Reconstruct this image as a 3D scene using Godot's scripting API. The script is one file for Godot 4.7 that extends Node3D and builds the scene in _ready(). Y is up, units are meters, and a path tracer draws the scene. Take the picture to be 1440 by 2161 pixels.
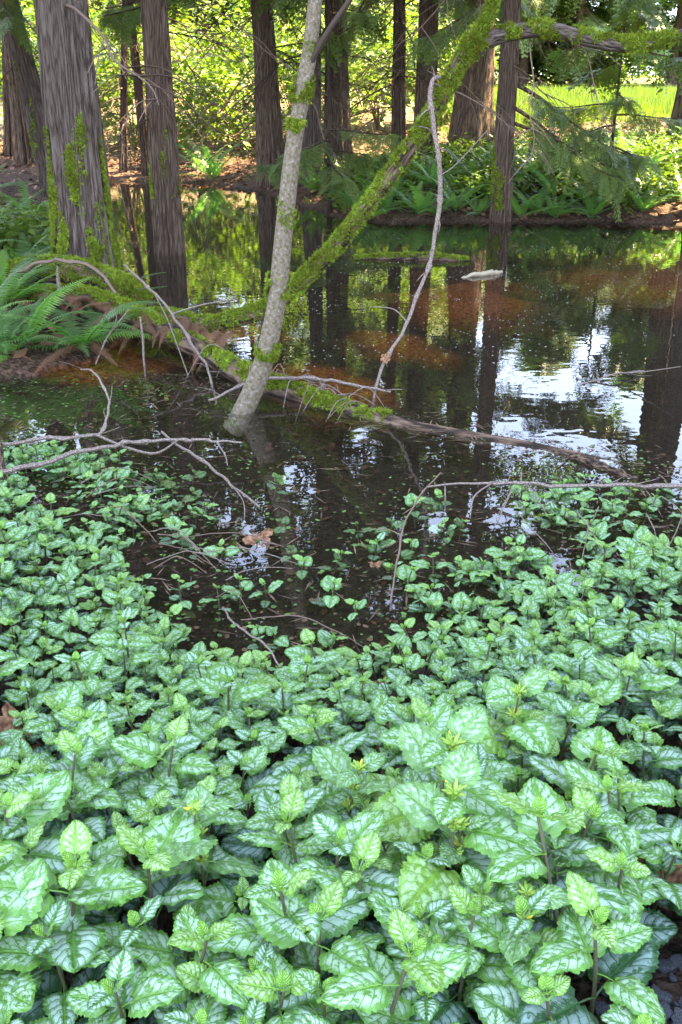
extends Node3D
# A shaded forest pond seen over a bank of variegated plants. Units are metres, the water lies at y = 0.

var rng := RandomNumberGenerator.new()
var nz := FastNoiseLite.new()
var M := {}          # materials
var S := {}          # shared meshes
var taken := {}      # names in use at top level


# ---------------------------------------------------------------- geometry collector
class Geo:
	var v := PackedVector3Array()
	var uv := PackedVector2Array()
	var c := PackedColorArray()
	var i := PackedInt32Array()

	func vert(p: Vector3, t := Vector2.ZERO, col := Color.WHITE) -> int:
		v.append(p)
		uv.append(t)
		c.append(col)
		return v.size() - 1

	func tri(a: int, b: int, d: int) -> void:
		i.append(a)
		i.append(b)
		i.append(d)

	func quad(a: int, b: int, d: int, e: int) -> void:
		tri(a, b, d)
		tri(a, d, e)

	# a thin blade from p along d, widest in the middle
	func blade(p: Vector3, d: Vector3, side: Vector3, w: float, col := Color.WHITE) -> void:
		var a := vert(p, Vector2(0.5, 0), col)
		var b := vert(p + d * 0.4 - side * w, Vector2(0, 0.4), col)
		var e := vert(p + d * 0.4 + side * w, Vector2(1, 0.4), col)
		var f := vert(p + d, Vector2(0.5, 1), col)
		tri(a, e, b)
		tri(b, e, f)

	# a swept tube; pts are smoothed already
	func tube(pts: PackedVector3Array, rad: PackedFloat32Array, sides: int, vscale := 1.0, bumps: FastNoiseLite = null, amp := 0.0, freq := 3.0, stretch := 1.0, col := Color.WHITE, urep := 1.0) -> void:
		var n := pts.size()
		var along := 0.0
		var up := Vector3(0.31, 0.2, 0.93)
		var first := v.size()
		for k in n:
			var d := (pts[mini(k + 1, n - 1)] - pts[maxi(k - 1, 0)]).normalized()
			if k:
				along += pts[k].distance_to(pts[k - 1])
			var x := (up - d * up.dot(d)).normalized()
			up = x
			var y := d.cross(x)
			for s in sides + 1:
				var a := TAU * (s % sides) / sides
				var o := x * cos(a) + y * sin(a)
				var r := rad[k]
				if bumps:
					r *= 1.0 + amp * bumps.get_noise_3d(cos(a) * freq, along * stretch, sin(a) * freq)
				vert(pts[k] + o * r, Vector2(urep * s / sides, along * vscale), col)
		for k in n - 1:
			for s in sides:
				var a := first + k * (sides + 1) + s
				quad(a, a + 1, a + sides + 2, a + sides + 1)
		for e in 2:
			var k: int = 0 if e == 0 else n - 1
			var m := vert(pts[k], Vector2(0.5, along * vscale * e), col)
			for s in sides:
				var a := first + k * (sides + 1) + s
				if e == 0:
					tri(m, a + 1, a)
				else:
					tri(m, a, a + 1)

	func join(o: Geo, t: Transform3D, col := Color.WHITE) -> void:
		var at := v.size()
		for k in o.v.size():
			vert(t * o.v[k], o.uv[k], o.c[k] * col)
		for k in o.i:
			i.append(at + k)

	func mesh(m: Material = null, colored := false) -> ArrayMesh:
		var nr := PackedVector3Array()
		nr.resize(v.size())
		for k in range(0, i.size(), 3):
			var f := (v[i[k + 2]] - v[i[k]]).cross(v[i[k + 1]] - v[i[k]])
			nr[i[k]] += f
			nr[i[k + 1]] += f
			nr[i[k + 2]] += f
		for k in nr.size():
			nr[k] = nr[k].normalized() if nr[k].length_squared() > 1e-20 else Vector3.UP
		var a := []
		a.resize(Mesh.ARRAY_MAX)
		a[Mesh.ARRAY_VERTEX] = v
		a[Mesh.ARRAY_NORMAL] = nr
		a[Mesh.ARRAY_TEX_UV] = uv
		a[Mesh.ARRAY_INDEX] = i
		if colored:
			a[Mesh.ARRAY_COLOR] = c
		var r := ArrayMesh.new()
		r.add_surface_from_arrays(Mesh.PRIMITIVE_TRIANGLES, a)
		if m:
			r.surface_set_material(0, m)
		return r


# ---------------------------------------------------------------- scene helpers
func numbered(called: String) -> String:
	var k: int = taken.get(called, 0)
	taken[called] = k + 1
	return called if k == 0 else "%s_%03d" % [called, k]

func tag(o: Node, label: String, category := "", group := "", kind := "") -> void:
	if label:
		o.set_meta("label", label)
	if category:
		o.set_meta("category", category)
	if group:
		o.set_meta("group", group)
	if kind:
		o.set_meta("kind", kind)

func thing(called: String, label: String, category: String, at := Vector3.ZERO, group := "") -> Node3D:
	var o := Node3D.new()
	o.name = numbered(called)
	add_child(o)
	o.position = at
	tag(o, label, category, group)
	return o

func part(parent: Node, called: String, m: Mesh, mat: Material = null, t := Transform3D()) -> MeshInstance3D:
	var o := MeshInstance3D.new()
	o.name = called if parent != self else numbered(called)
	o.mesh = m
	if mat:
		o.material_override = mat
	o.transform = t
	parent.add_child(o, true)
	return o

func scatter(parent: Node, called: String, m: Mesh, where: Array, tints: Array = [], mat: Material = null) -> MultiMeshInstance3D:
	var mm := MultiMesh.new()
	mm.transform_format = MultiMesh.TRANSFORM_3D
	mm.use_colors = not tints.is_empty()
	mm.mesh = m
	mm.instance_count = where.size()
	for k in where.size():
		mm.set_instance_transform(k, where[k])
		if mm.use_colors:
			mm.set_instance_color(k, tints[k])
	var o := MultiMeshInstance3D.new()
	o.name = called if parent != self else numbered(called)
	o.multimesh = mm
	if mat:
		o.material_override = mat
	o.set_meta("kind", "stuff")
	parent.add_child(o, true)
	return o

func rf(a: float, b: float) -> float:
	return rng.randf_range(a, b)

# control points [x, y, z, radius] -> smooth path
func path(ctrl: Array, per := 6) -> Array:
	var p := PackedVector3Array()
	var r := PackedFloat32Array()
	var n := ctrl.size()
	for k in n - 1:
		var a: Array = ctrl[maxi(k - 1, 0)]
		var b: Array = ctrl[k]
		var c: Array = ctrl[k + 1]
		var d: Array = ctrl[mini(k + 2, n - 1)]
		for s in per + (1 if k == n - 2 else 0):
			var t := float(s) / per
			p.append(Vector3(b[0], b[1], b[2]).cubic_interpolate(Vector3(c[0], c[1], c[2]), Vector3(a[0], a[1], a[2]), Vector3(d[0], d[1], d[2]), t))
			r.append(lerpf(b[3], c[3], t))
	return [p, r]

func turned(dir: Vector3, nearly_up := Vector3.UP, size := 1.0) -> Basis:
	# z points along dir, y is as near to nearly_up as can be
	var z := dir.normalized()
	var x := nearly_up.cross(z)
	x = x.normalized() if x.length() > 1e-4 else Vector3.RIGHT
	return Basis(x, z.cross(x), z).scaled(Vector3.ONE * size)

# moss tufts on a swept branch; up_bias 1 keeps them to the upper side
func moss_on(parent: Node, ctrl: Array, count: int, size: float, up_bias := 0.5, t0 := 0.0, t1 := 1.0, patchy := 0.0) -> void:
	var pr := path(ctrl, 10)
	var p: PackedVector3Array = pr[0]
	var r: PackedFloat32Array = pr[1]
	var where := []
	var tints := []
	var tries := 0
	while where.size() < count and tries < count * 6:
		tries += 1
		var f := lerpf(t0, t1, rng.randf()) * (p.size() - 1.001)
		var k := int(f)
		var c := p[k].lerp(p[k + 1], f - k)
		var d := (p[k + 1] - p[k]).normalized()
		var o := Vector3(rng.randfn(), rng.randfn(), rng.randfn())
		o = (o - d * o.dot(d)).normalized()
		if o.y < rf(-1, 1) * (1.0 - up_bias) + up_bias - 0.5:
			continue
		var q := c + o * r[k]
		if patchy > 0 and nz.get_noise_3d(q.x * 60, q.y * (60 if up_bias > 0 or r[0] < 0.06 else 16), q.z * 60) + rf(-0.12, 0.12) < patchy - 0.35 + (0.55 * pow(f / p.size(), 2.0) if up_bias == 0.0 and r[0] > 0.06 else 0.0):
			continue
		where.append(Transform3D(turned(Vector3(rng.randfn(), rng.randfn(), rng.randfn()), o, size * (rf(0.5, 1.3) if rng.randf() < 0.9 else rf(1.3, 2.3))), q - o * size * 0.1))
		var y := rf(0.55, 1.25) * (1.0 + 0.5 * nz.get_noise_3d(q.x * 40, q.y * 40 + 9, q.z * 40))
		tints.append(Color(0.19 * y + rf(0, 0.06), 0.28 * y, 0.028 * y))
	if where.size():
		scatter(parent, "moss", S.moss, where, tints, M.moss)


# ---------------------------------------------------------------- pond outline and terrain
var shore := PackedVector2Array([
	Vector2(-1.30, -3.15), Vector2(-0.97, -2.84), Vector2(-0.68, -2.46), Vector2(-0.46, -2.16), Vector2(-0.36, -1.97), Vector2(-0.13, -1.91), Vector2(0.02, -1.93),
	Vector2(0.2, -2.06), Vector2(0.50, -2.10), Vector2(0.60, -2.36), Vector2(0.84, -2.49), Vector2(1.3, -2.50), Vector2(2.2, -2.7), Vector2(3.4, -3.2), Vector2(4.6, -4.6), Vector2(5.4, -6.6),
	Vector2(5.0, -8.6), Vector2(3.6, -9.5), Vector2(2.6, -9.75), Vector2(1.9, -9.7), Vector2(1.2, -9.8), Vector2(0.5, -9.7), Vector2(0.0, -10.0), Vector2(-0.35, -10.9), Vector2(-0.9, -12.2),
	Vector2(-1.5, -13.0), Vector2(-2.2, -13.5), Vector2(-3.0, -13.6), Vector2(-3.0, -12.2), Vector2(-2.5, -10.2), Vector2(-2.1, -8.6), Vector2(-1.75, -7.0), Vector2(-1.42, -6.1), Vector2(-1.2, -5.25), Vector2(-1.25, -4.85),
	Vector2(-1.5, -4.55), Vector2(-1.9, -4.4), Vector2(-2.1, -3.9), Vector2(-1.7, -3.4)])
var rust := [Vector3(1.0, -7.1, 0.75), Vector3(2.6, -7.8, 0.9), Vector3(3.6, -7.9, 0.9), Vector3(-0.05, -4.75, 0.42), Vector3(-0.85, -5.6, 0.5), Vector3(0.25, -5.6, 0.4), Vector3(-1.3, -4.9, 0.35)]

func from_shore(x: float, z: float) -> float:   # metres, negative in the pond
	var p := Vector2(x, z)
	var best := 1e9
	for k in shore.size():
		var q := Geometry2D.get_closest_point_to_segment(p, shore[k], shore[(k + 1) % shore.size()])
		best = minf(best, p.distance_squared_to(q))
	best = sqrt(best)
	return -best if Geometry2D.is_point_in_polygon(p, shore) else best

func land(x: float, z: float) -> float:
	var d := from_shore(x, z)
	var bump := nz.get_noise_2d(x * 6, z * 6) * 0.5 + nz.get_noise_2d(x * 22, z * 22) * 0.2
	if d < 0:
		var deep := -d
		var h := -0.012 - 0.10 * minf(deep, 0.9) - 0.12 * clampf(deep - 0.9, 0, 1.4)
		for r in rust:
			var e: float = Vector2(x - r.x, z - r.y).length() / r.z + nz.get_noise_2d(x * 10 + 50, z * 10) * 0.8
			h = lerpf(h, maxf(h, -0.10), 0.8 * smoothstep(1.6, 0.2, e))
		return h + bump * 0.03 * minf(1, deep * 3)
	var rise := 0.22 * (1.0 - exp(-d / 0.55))
	if z < -4.0:
		var far := clampf((-4.0 - z) / 3.0, 0, 1)
		var right := smoothstep(-0.5, 3.0, x)
		var much := 0.10 * minf(d, 1.0) + lerpf(0.055, 0.115, right) * clampf(d - 0.3, 0, 5.6) + 0.05 * smoothstep(1.5, 0.0, x) * clampf(d - 2, 0, 6)
		rise = lerpf(rise, much, far)
	rise += 6.5 * smoothstep(-15.5, -44.0, z) * (1.0 - smoothstep(-4.0, 2.5, x + (z + 15.0) * 0.1))
	return rise + 0.015 + bump * 0.06 * minf(1, d * 2)


func spread_axis(parts: Array) -> PackedFloat32Array:   # [[from, to, step], ...]
	var r := PackedFloat32Array()
	for a in parts:
		var n := int(ceil(absf(a[1] - a[0]) / a[2]))
		for k in n:
			r.append(lerpf(a[0], a[1], float(k) / n))
	r.append(parts[-1][1])
	return r


func build_ground() -> void:
	var xs := spread_axis([[-120, -40, 20], [-40, -12, 4], [-12, -4, 0.6], [-4, -1.6, 0.14], [-1.6, 1.6, 0.05], [1.6, 5.5, 0.14], [5.5, 12, 0.6], [12, 40, 4], [40, 120, 20]])
	var zs := spread_axis([[40, 8, 8], [8, 1, 1], [1, -0.6, 0.2], [-0.6, -5.5, 0.05], [-5.5, -14.5, 0.12], [-14.5, -20, 0.3], [-20, -44, 2], [-44, -150, 15]])
	var g := Geo.new()
	for z in zs:
		for x in xs:
			var far: bool = absf(x) > 14 or z > 3 or z < -60
			var d := 12.0 if far else from_shore(x, z)
			var h: float = land(clampf(x, -14, 14), clampf(z, -60, 3))
			var n := nz.get_noise_2d(x * 10 + 50, z * 10)
			var n2 := nz.get_noise_2d(x * 45, z * 45 + 90)
			var soil := Color(0.075, 0.048, 0.032) * (1.0 + 0.5 * n2)
			if d < 0:
				soil = Color(0.034, 0.024, 0.013) * (1.0 + 0.5 * n2 + 0.4 * n)
				for r in rust:
					var e: float = Vector2(x - r.x, z - r.y).length() / r.z + n * 0.8 + n2 * 0.3
					soil = soil.lerp(Color(0.36, 0.105, 0.018) * (1.0 + 0.4 * n2), smoothstep(1.2, 0.35, e))
			else:
				if z < -4:
					soil = Color(0.15, 0.085, 0.055) * (1.0 + 0.45 * n2 + 0.3 * n)
				var lawn := smoothstep(4.6, 5.6, d + n) * smoothstep(-14.2, -15.4, z) * smoothstep(1.2, 2.4, x + n)
				var earth := smoothstep(-14.5, -17.0, z + 2.0 * n) * (1.0 - lawn)
				soil = soil.lerp(Color(0.27, 0.20, 0.115) * (1.0 + 0.35 * n2 + 0.2 * n), earth * smoothstep(3.5, 1.0, x))
				lawn = maxf(lawn, smoothstep(-17.0, -20.0, z + 2.0 * n) * smoothstep(0.0, 4.0, x))
				soil = soil.lerp(Color(0.17, 0.205, 0.05) * (1.0 + 0.25 * n2), lawn)
			soil.a = 1.0
			g.vert(Vector3(x, h, z), Vector2(x, z), soil)
	var w := xs.size()
	for j in zs.size() - 1:
		for k in w - 1:
			var a := j * w + k
			g.quad(a, a + w, a + w + 1, a + 1)
	# keep the sheet facing up
	var fa := (g.v[g.i[2]] - g.v[g.i[0]]).cross(g.v[g.i[1]] - g.v[g.i[0]])
	if fa.y < 0:
		g.i.reverse()
	var o := part(self, "ground", g.mesh(M.soil, true))
	tag(o, "brown forest floor and pond bed under the trees", "", "", "structure")


# ---------------------------------------------------------------- textures and materials
func noise_tex(kind: int, freq: float, colors: Array, offs: Array, oct := 4, size := 512, normal := false, sd := 1, ridged := false) -> NoiseTexture2D:
	var f := FastNoiseLite.new()
	f.noise_type = kind as FastNoiseLite.NoiseType
	f.frequency = freq
	f.fractal_octaves = oct
	f.seed = sd
	if ridged:
		f.fractal_type = FastNoiseLite.FRACTAL_RIDGED
	var t := NoiseTexture2D.new()
	t.width = size
	t.height = size
	t.seamless = true
	t.noise = f
	t.as_normal_map = normal
	if colors.size():
		var gr := Gradient.new()
		gr.offsets = PackedFloat32Array(offs)
		gr.colors = PackedColorArray(colors)
		t.color_ramp = gr
	return t

func lin(r: float, g: float, b: float) -> Color:
	return Color(r, g, b).linear_to_srgb()

func mat(c: Color, rough := 0.8, spec := 0.5) -> StandardMaterial3D:
	var m := StandardMaterial3D.new()
	m.albedo_color = c
	m.roughness = rough
	m.metallic_specular = spec
	m.cull_mode = BaseMaterial3D.CULL_DISABLED
	return m

# leaf print: silver fields between green veins inside a green margin; s is across (-1..1), t along
func vein(s: float, t: float) -> Vector2:   # (distance to the nearest side vein, distance to the midrib)
	var a := absf(s)
	var q := (t - 0.30 * pow(a, 1.2) + 0.05) * 6.0
	return Vector2(absf(q - roundf(q)), a)

func leaf_image(silver: float, green: Color, pale: Color, dots: float, sd: int) -> ImageTexture:
	var n := 192
	var im := Image.create(n, n, false, Image.FORMAT_RGB8)
	var f := FastNoiseLite.new()
	f.seed = sd
	f.frequency = 1.0
	f.fractal_octaves = 3
	for y in n:
		var t := (y + 0.5) / n
		for x in n:
			var s := (x + 0.5) / n * 2 - 1
			var vn := vein(s, t)
			var a := absf(s)
			var streak := f.get_noise_2d(s * 9.0, (t - 0.30 * a) * 34.0)
			var blot := f.get_noise_2d(s * 3.2 + 20, t * 4.5)
			var fine := f.get_noise_2d(s * 30 + 7, t * 40)
			# silver lies halfway out, broken up along the veins
			var edge := a + 0.20 * streak + 0.10 * blot
			var field := smoothstep(0.12, 0.30, edge + 0.1 * blot) * smoothstep(0.86, 0.70, edge) * smoothstep(0.02, 0.16, t) * smoothstep(1.0, 0.84, t + 0.06 * streak)
			field *= smoothstep(0.03, 0.13, vn.x + 0.05 * streak) * 0.75 + 0.25 * smoothstep(0.0, 0.05, vn.x)
			field *= smoothstep(-0.75 + (1.0 - silver) * 1.25, -0.35 + (1.0 - silver) * 1.25, blot * 1.4 + streak * 0.5 + 0.2)
			if dots > 0 and fine > 0.38:
				field = maxf(field, dots * 0.7 * smoothstep(0.9, 0.7, a))
			var col := green * (1.0 + 0.16 * blot + 0.12 * fine)
			col = col.lerp(pale * (1.0 + 0.10 * fine), clampf(field, 0, 1))
			col = col.lerp(green * Color(0.78, 0.85, 0.7), 0.55 * smoothstep(0.05, 0.0, vn.x))
			col = col.lerp(green * Color(1.35, 1.2, 1.0), 0.8 * smoothstep(0.035, 0.012, vn.y))
			im.set_pixel(x, y, col.linear_to_srgb())
	return ImageTexture.create_from_image(im)

func leaf_relief() -> ImageTexture:
	var n := 192
	var im := Image.create(n, n, false, Image.FORMAT_RGB8)
	var f := FastNoiseLite.new()
	f.frequency = 1.0
	f.noise_type = FastNoiseLite.TYPE_CELLULAR
	for y in n:
		for x in n:
			var s := (x + 0.5) / n * 2 - 1
			var t := (y + 0.5) / n
			var vn := vein(s, t)
			var h := 0.25 + 0.55 * sqrt(clampf(vn.x * 2.2, 0, 1)) * smoothstep(0.0, 0.1, vn.y)
			h += 0.18 * f.get_noise_2d(s * 7, (t - 0.3 * absf(s)) * 16)
			im.set_pixel(x, y, Color(h, h, h))
	return ImageTexture.create_from_image(im)

func make_materials() -> void:
	var relief := leaf_relief()
	var kinds := {   # silver share, green, pale, dots, tint
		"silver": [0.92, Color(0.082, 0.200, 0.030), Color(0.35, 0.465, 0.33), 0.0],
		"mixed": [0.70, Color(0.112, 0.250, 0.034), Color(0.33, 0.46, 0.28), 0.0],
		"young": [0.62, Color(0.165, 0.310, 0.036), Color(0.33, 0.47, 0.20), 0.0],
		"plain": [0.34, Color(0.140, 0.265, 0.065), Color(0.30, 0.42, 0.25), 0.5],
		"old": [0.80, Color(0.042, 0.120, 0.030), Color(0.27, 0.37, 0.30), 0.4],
		"bud_leaf": [0.10, Color(0.180, 0.360, 0.030), Color(0.34, 0.5, 0.2), 0.0],
	}
	var k := 0
	for name in kinds:
		var a: Array = kinds[name]
		var m := mat(Color.WHITE, 0.42, 0.5)
		m.albedo_texture = leaf_image(a[0], a[1], a[2], a[3], 11 + k)
		m.heightmap_enabled = true
		m.heightmap_texture = relief
		m.heightmap_scale = 0.22
		m.backlight_enabled = true
		m.backlight = Color(0.30, 0.40, 0.12)
		m.texture_repeat = false
		M[name] = m
		k += 1
	M.stem = mat(lin(0.085, 0.075, 0.035), 0.6)
	M.petiole = mat(lin(0.13, 0.22, 0.05), 0.5)
	M.bud = mat(lin(0.26, 0.38, 0.05), 0.5)
	M.petal = mat(lin(0.55, 0.48, 0.04), 0.5)
	# bark
	var b := mat(Color.WHITE, 0.92, 0.25)
	b.albedo_texture = noise_tex(FastNoiseLite.TYPE_SIMPLEX_SMOOTH, 0.013, [lin(0.185, 0.142, 0.112), lin(0.145, 0.106, 0.080), lin(0.062, 0.042, 0.031)], [0.2, 0.55, 0.88], 5, 512, false, 3, true)
	b.heightmap_enabled = true
	b.heightmap_texture = noise_tex(FastNoiseLite.TYPE_SIMPLEX_SMOOTH, 0.013, [], [], 5, 512, false, 3, true)
	b.heightmap_flip_texture = true
	b.heightmap_scale = 2.2
	b.uv1_scale = Vector3(1, 0.9, 1)
	M.bark = b
	var b2: StandardMaterial3D = b.duplicate()
	b2.albedo_texture = noise_tex(FastNoiseLite.TYPE_SIMPLEX_SMOOTH, 0.013, [lin(0.215, 0.155, 0.108), lin(0.155, 0.103, 0.068), lin(0.058, 0.036, 0.025)], [0.2, 0.55, 0.88], 5, 512, false, 3, true)
	M.red_bark = b2
	var al := mat(Color.WHITE, 0.75, 0.35)
	al.albedo_texture = noise_tex(FastNoiseLite.TYPE_SIMPLEX_SMOOTH, 0.022, [lin(0.12, 0.100, 0.04), lin(0.185, 0.140, 0.090), lin(0.225, 0.178, 0.122), lin(0.36, 0.325, 0.26)], [0.22, 0.40, 0.72, 0.90], 5, 512, false, 8)
	al.heightmap_enabled = true
	al.heightmap_texture = noise_tex(FastNoiseLite.TYPE_SIMPLEX_SMOOTH, 0.05, [], [], 4, 512, false, 9)
	al.heightmap_scale = 0.35
	al.uv1_scale = Vector3(1, 4.0, 1)
	M.alder = al
	var tw := mat(Color.WHITE, 0.85, 0.3)
	tw.albedo_texture = noise_tex(FastNoiseLite.TYPE_SIMPLEX_SMOOTH, 0.04, [lin(0.12, 0.080, 0.058), lin(0.23, 0.170, 0.130), lin(0.34, 0.27, 0.22)], [0.3, 0.5, 0.75], 4, 256, false, 5)
	tw.uv1_scale = Vector3(1, 3, 1)
	M.twig = tw
	M.bare_wood = mat(lin(0.42, 0.34, 0.22), 0.7, 0.4)
	M.dry_twig = mat(lin(0.19, 0.125, 0.088), 0.9, 0.3)
	M.dark_twig = mat(lin(0.065, 0.045, 0.032), 0.9, 0.3)
	var rot := mat(Color.WHITE, 0.85, 0.3)
	rot.albedo_texture = noise_tex(FastNoiseLite.TYPE_SIMPLEX_SMOOTH, 0.03, [lin(0.03, 0.02, 0.014), lin(0.10, 0.06, 0.038), lin(0.20, 0.13, 0.085)], [0.3, 0.5, 0.75], 5, 256, false, 6)
	rot.heightmap_enabled = true
	rot.heightmap_texture = noise_tex(FastNoiseLite.TYPE_SIMPLEX_SMOOTH, 0.03, [], [], 5, 256, false, 6)
	rot.heightmap_scale = 1.2
	rot.uv1_scale = Vector3(1, 0.8, 1)
	M.rotten = rot
	# greens that take their colour from each copy
	var green := func(rough: float, spec: float, back: Color) -> StandardMaterial3D:
		var m := mat(Color.WHITE, rough, spec)
		m.vertex_color_use_as_albedo = true
		m.backlight_enabled = true
		m.backlight = back
		return m
	M.moss = green.call(0.95, 0.2, Color(0.5, 0.55, 0.3))
	M.spray = green.call(0.42, 0.5, Color(0.70, 0.85, 0.42))
	M.broad = green.call(0.38, 0.5, Color(0.80, 0.9, 0.42))
	M.litter = green.call(0.8, 0.35, Color(0.2, 0.15, 0.1))
	M.afloat = green.call(0.35, 0.5, Color(0.15, 0.2, 0.08))
	var fr := mat(lin(0.085, 0.135, 0.042), 0.45)
	fr.backlight_enabled = true
	fr.backlight = Color(0.5, 0.75, 0.25)
	M.frond = fr
	var fr2: StandardMaterial3D = fr.duplicate()
	fr2.albedo_color = lin(0.14, 0.24, 0.035)
	M.light_frond = fr2
	var fr3: StandardMaterial3D = fr.duplicate()
	fr3.albedo_color = lin(0.15, 0.065, 0.03)
	fr3.roughness = 0.9
	fr3.backlight = Color(0.3, 0.2, 0.12)
	M.dead_frond = fr3
	var soil := mat(Color.WHITE, 0.9, 0.3)
	soil.vertex_color_use_as_albedo = true
	soil.albedo_texture = noise_tex(FastNoiseLite.TYPE_SIMPLEX_SMOOTH, 0.03, [lin(0.35, 0.35, 0.35), lin(0.75, 0.73, 0.70), lin(1, 1, 1)], [0.25, 0.5, 0.75], 5, 512, false, 12)
	soil.heightmap_enabled = true
	soil.heightmap_texture = noise_tex(FastNoiseLite.TYPE_SIMPLEX_SMOOTH, 0.04, [], [], 5, 512, false, 13)
	soil.heightmap_scale = 2.0
	soil.uv1_scale = Vector3(1.7, 1.7, 1)
	M.soil = soil
	var wt := StandardMaterial3D.new()
	wt.albedo_color = Color(lin(0.030, 0.018, 0.006), 0.22)
	wt.transparency = BaseMaterial3D.TRANSPARENCY_ALPHA
	wt.roughness = 0.0
	wt.metallic_specular = 0.5
	wt.heightmap_enabled = true
	wt.heightmap_texture = noise_tex(FastNoiseLite.TYPE_SIMPLEX_SMOOTH, 0.012, [], [], 2, 512, false, 21)
	wt.heightmap_scale = 0.022
	wt.uv1_scale = Vector3(1.1, 1.6, 1)
	M.water = wt
	var st := mat(Color.WHITE, 0.8, 0.4)
	st.albedo_texture = noise_tex(FastNoiseLite.TYPE_SIMPLEX_SMOOTH, 0.03, [lin(0.035, 0.036, 0.040), lin(0.075, 0.076, 0.082), lin(0.15, 0.148, 0.15)], [0.25, 0.5, 0.75], 5, 256, false, 31)
	st.uv1_triplanar = true
	st.uv1_scale = Vector3.ONE * 0.7
	M.stone = st
	var dl := mat(Color.WHITE, 0.75, 0.4)
	dl.albedo_texture = noise_tex(FastNoiseLite.TYPE_SIMPLEX_SMOOTH, 0.02, [lin(0.10, 0.04, 0.018), lin(0.22, 0.10, 0.045), lin(0.36, 0.20, 0.10)], [0.25, 0.5, 0.8], 5, 256, false, 32)
	dl.backlight_enabled = true
	dl.backlight = Color(0.3, 0.2, 0.1)
	M.dead_leaf = dl


# ---------------------------------------------------------------- shared meshes
func leaf_mesh(shape: int, rows: int, cols: int, petiole: float) -> ArrayMesh:
	# one unit long, heart-shaped base, rounded teeth, sunk midrib, tip bending down; petiole from the origin
	var r := RandomNumberGenerator.new()
	r.seed = 100 + shape
	var wide: float = [0.43, 0.48, 0.40, 0.46][shape % 4]
	var droop := r.randf_range(0.02, 0.22)
	var cup := r.randf_range(-0.05, 0.24)
	var twist := r.randf_range(-0.16, 0.16)
	var teeth := 11.0 if rows > 16 else 6.0
	var g := Geo.new()
	for j in rows + 1:
		var t := float(j) / rows
		var w := wide * pow(sin(PI * pow(t * 0.985 + 0.015, 0.66)), 0.66) * (1.0 - 0.12 * t)
		for k in cols * 2 + 1:
			var s := float(k) / cols - 1.0
			var a := absf(s)
			var ww := w
			if a > 0.95 and j > 0 and j < rows:
				ww = w * (0.94 + 0.14 * absf(sin(PI * (t * teeth + 0.15)))) + 0.008
			var x := s * ww
			var z := t - 0.16 * a * a * pow(1.0 - t, 2.5) + 0.05 * a * (1.0 - t)
			var vn := vein(s, t)
			var y := cup * a * ww - droop * t * t - 0.06 * a * a * a + 0.018 * sin(vn.x * PI) * smoothstep(0.05, 0.3, a) + twist * x * t
			y += 0.03 * sin(t * 17.0 + s * 2.0 + shape) * a * a + 0.02 * sin(s * 9.0 + t * 5.0 + shape)
			g.vert(Vector3(x, y + petiole * 0.12, z + petiole), Vector2((s + 1) / 2, clampf(t, 0.004, 0.996)))
	var w2 := cols * 2 + 1
	for j in rows:
		for k in cols * 2:
			var a := j * w2 + k
			g.quad(a, a + w2, a + w2 + 1, a + 1)
	# petiole: a three-sided stalk, printed with the midrib's colour
	var pts := PackedVector3Array([Vector3.ZERO, Vector3(0, petiole * 0.10, petiole * 0.5), Vector3(0, petiole * 0.11, petiole * 1.02)])
	var p := Geo.new()
	p.tube(pts, PackedFloat32Array([0.020, 0.016, 0.014]), 4)
	for k in p.uv.size():
		p.uv[k] = Vector2(0.5, 0.4)
	g.join(p, Transform3D())
	# face up
	var f := (g.v[g.i[2]] - g.v[g.i[0]]).cross(g.v[g.i[1]] - g.v[g.i[0]])
	if f.y < 0:
		for q in range(0, rows * cols * 2 * 6, 3):
			var h := g.i[q]
			g.i[q] = g.i[q + 1]
			g.i[q + 1] = h
	return g.mesh()

func frond_mesh(shape: int, pairs: int) -> ArrayMesh:
	var r := RandomNumberGenerator.new()
	r.seed = 40 + shape
	var arch: float = [0.55, 0.85, 0.30, 0.7][shape]
	var g := Geo.new()
	var at := func(t: float) -> Vector3:
		return Vector3(0.05 * sin(t * 3 + shape), arch * 0.75 * t * (1.0 - t * 0.92), t * (1.0 - 0.16 * arch * t))
	var rach := PackedVector3Array()
	var rr := PackedFloat32Array()
	for k in 13:
		rach.append(at.call(k / 12.0))
		rr.append(lerpf(0.0065, 0.0015, k / 12.0))
	g.tube(rach, rr, 4)
	for k in pairs:
		var t := lerpf(0.10, 0.985, float(k) / (pairs - 1))
		var p: Vector3 = at.call(t)
		var d: Vector3 = (at.call(t + 0.01) - p).normalized()
		var l := 0.125 * clampf((t - 0.02) / 0.16, 0.55, 1.0) * (1.0 - pow(t, 2.2) * 0.93)
		for side in [-1.0, 1.0]:
			var dir := (Vector3(side, -0.12 + r.randf_range(-0.16, 0.10), 0) + d * (0.22 + r.randf_range(-0.06, 0.06))).normalized()
			var w := 0.0125 * (1.0 - t * 0.5)
			var l2 := l * r.randf_range(0.9, 1.08)
			var a := g.vert(p - d * w * 0.7)
			var b := g.vert(p + d * w * 1.2)
			var e := g.vert(p + dir * l2 * 0.45 + d * w * 1.1 + Vector3(0, 0.004, 0))
			var f := g.vert(p + dir * l2 * 0.45 - d * w * 0.8 + Vector3(0, 0.004, 0))
			var tip := g.vert(p + dir * l2 + d * w * 1.0 + Vector3(0, -0.010, 0))
			if side < 0:
				g.quad(a, f, e, b)
				g.tri(f, tip, e)
			else:
				g.quad(a, b, e, f)
				g.tri(f, e, tip)
	return g.mesh()

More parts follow.
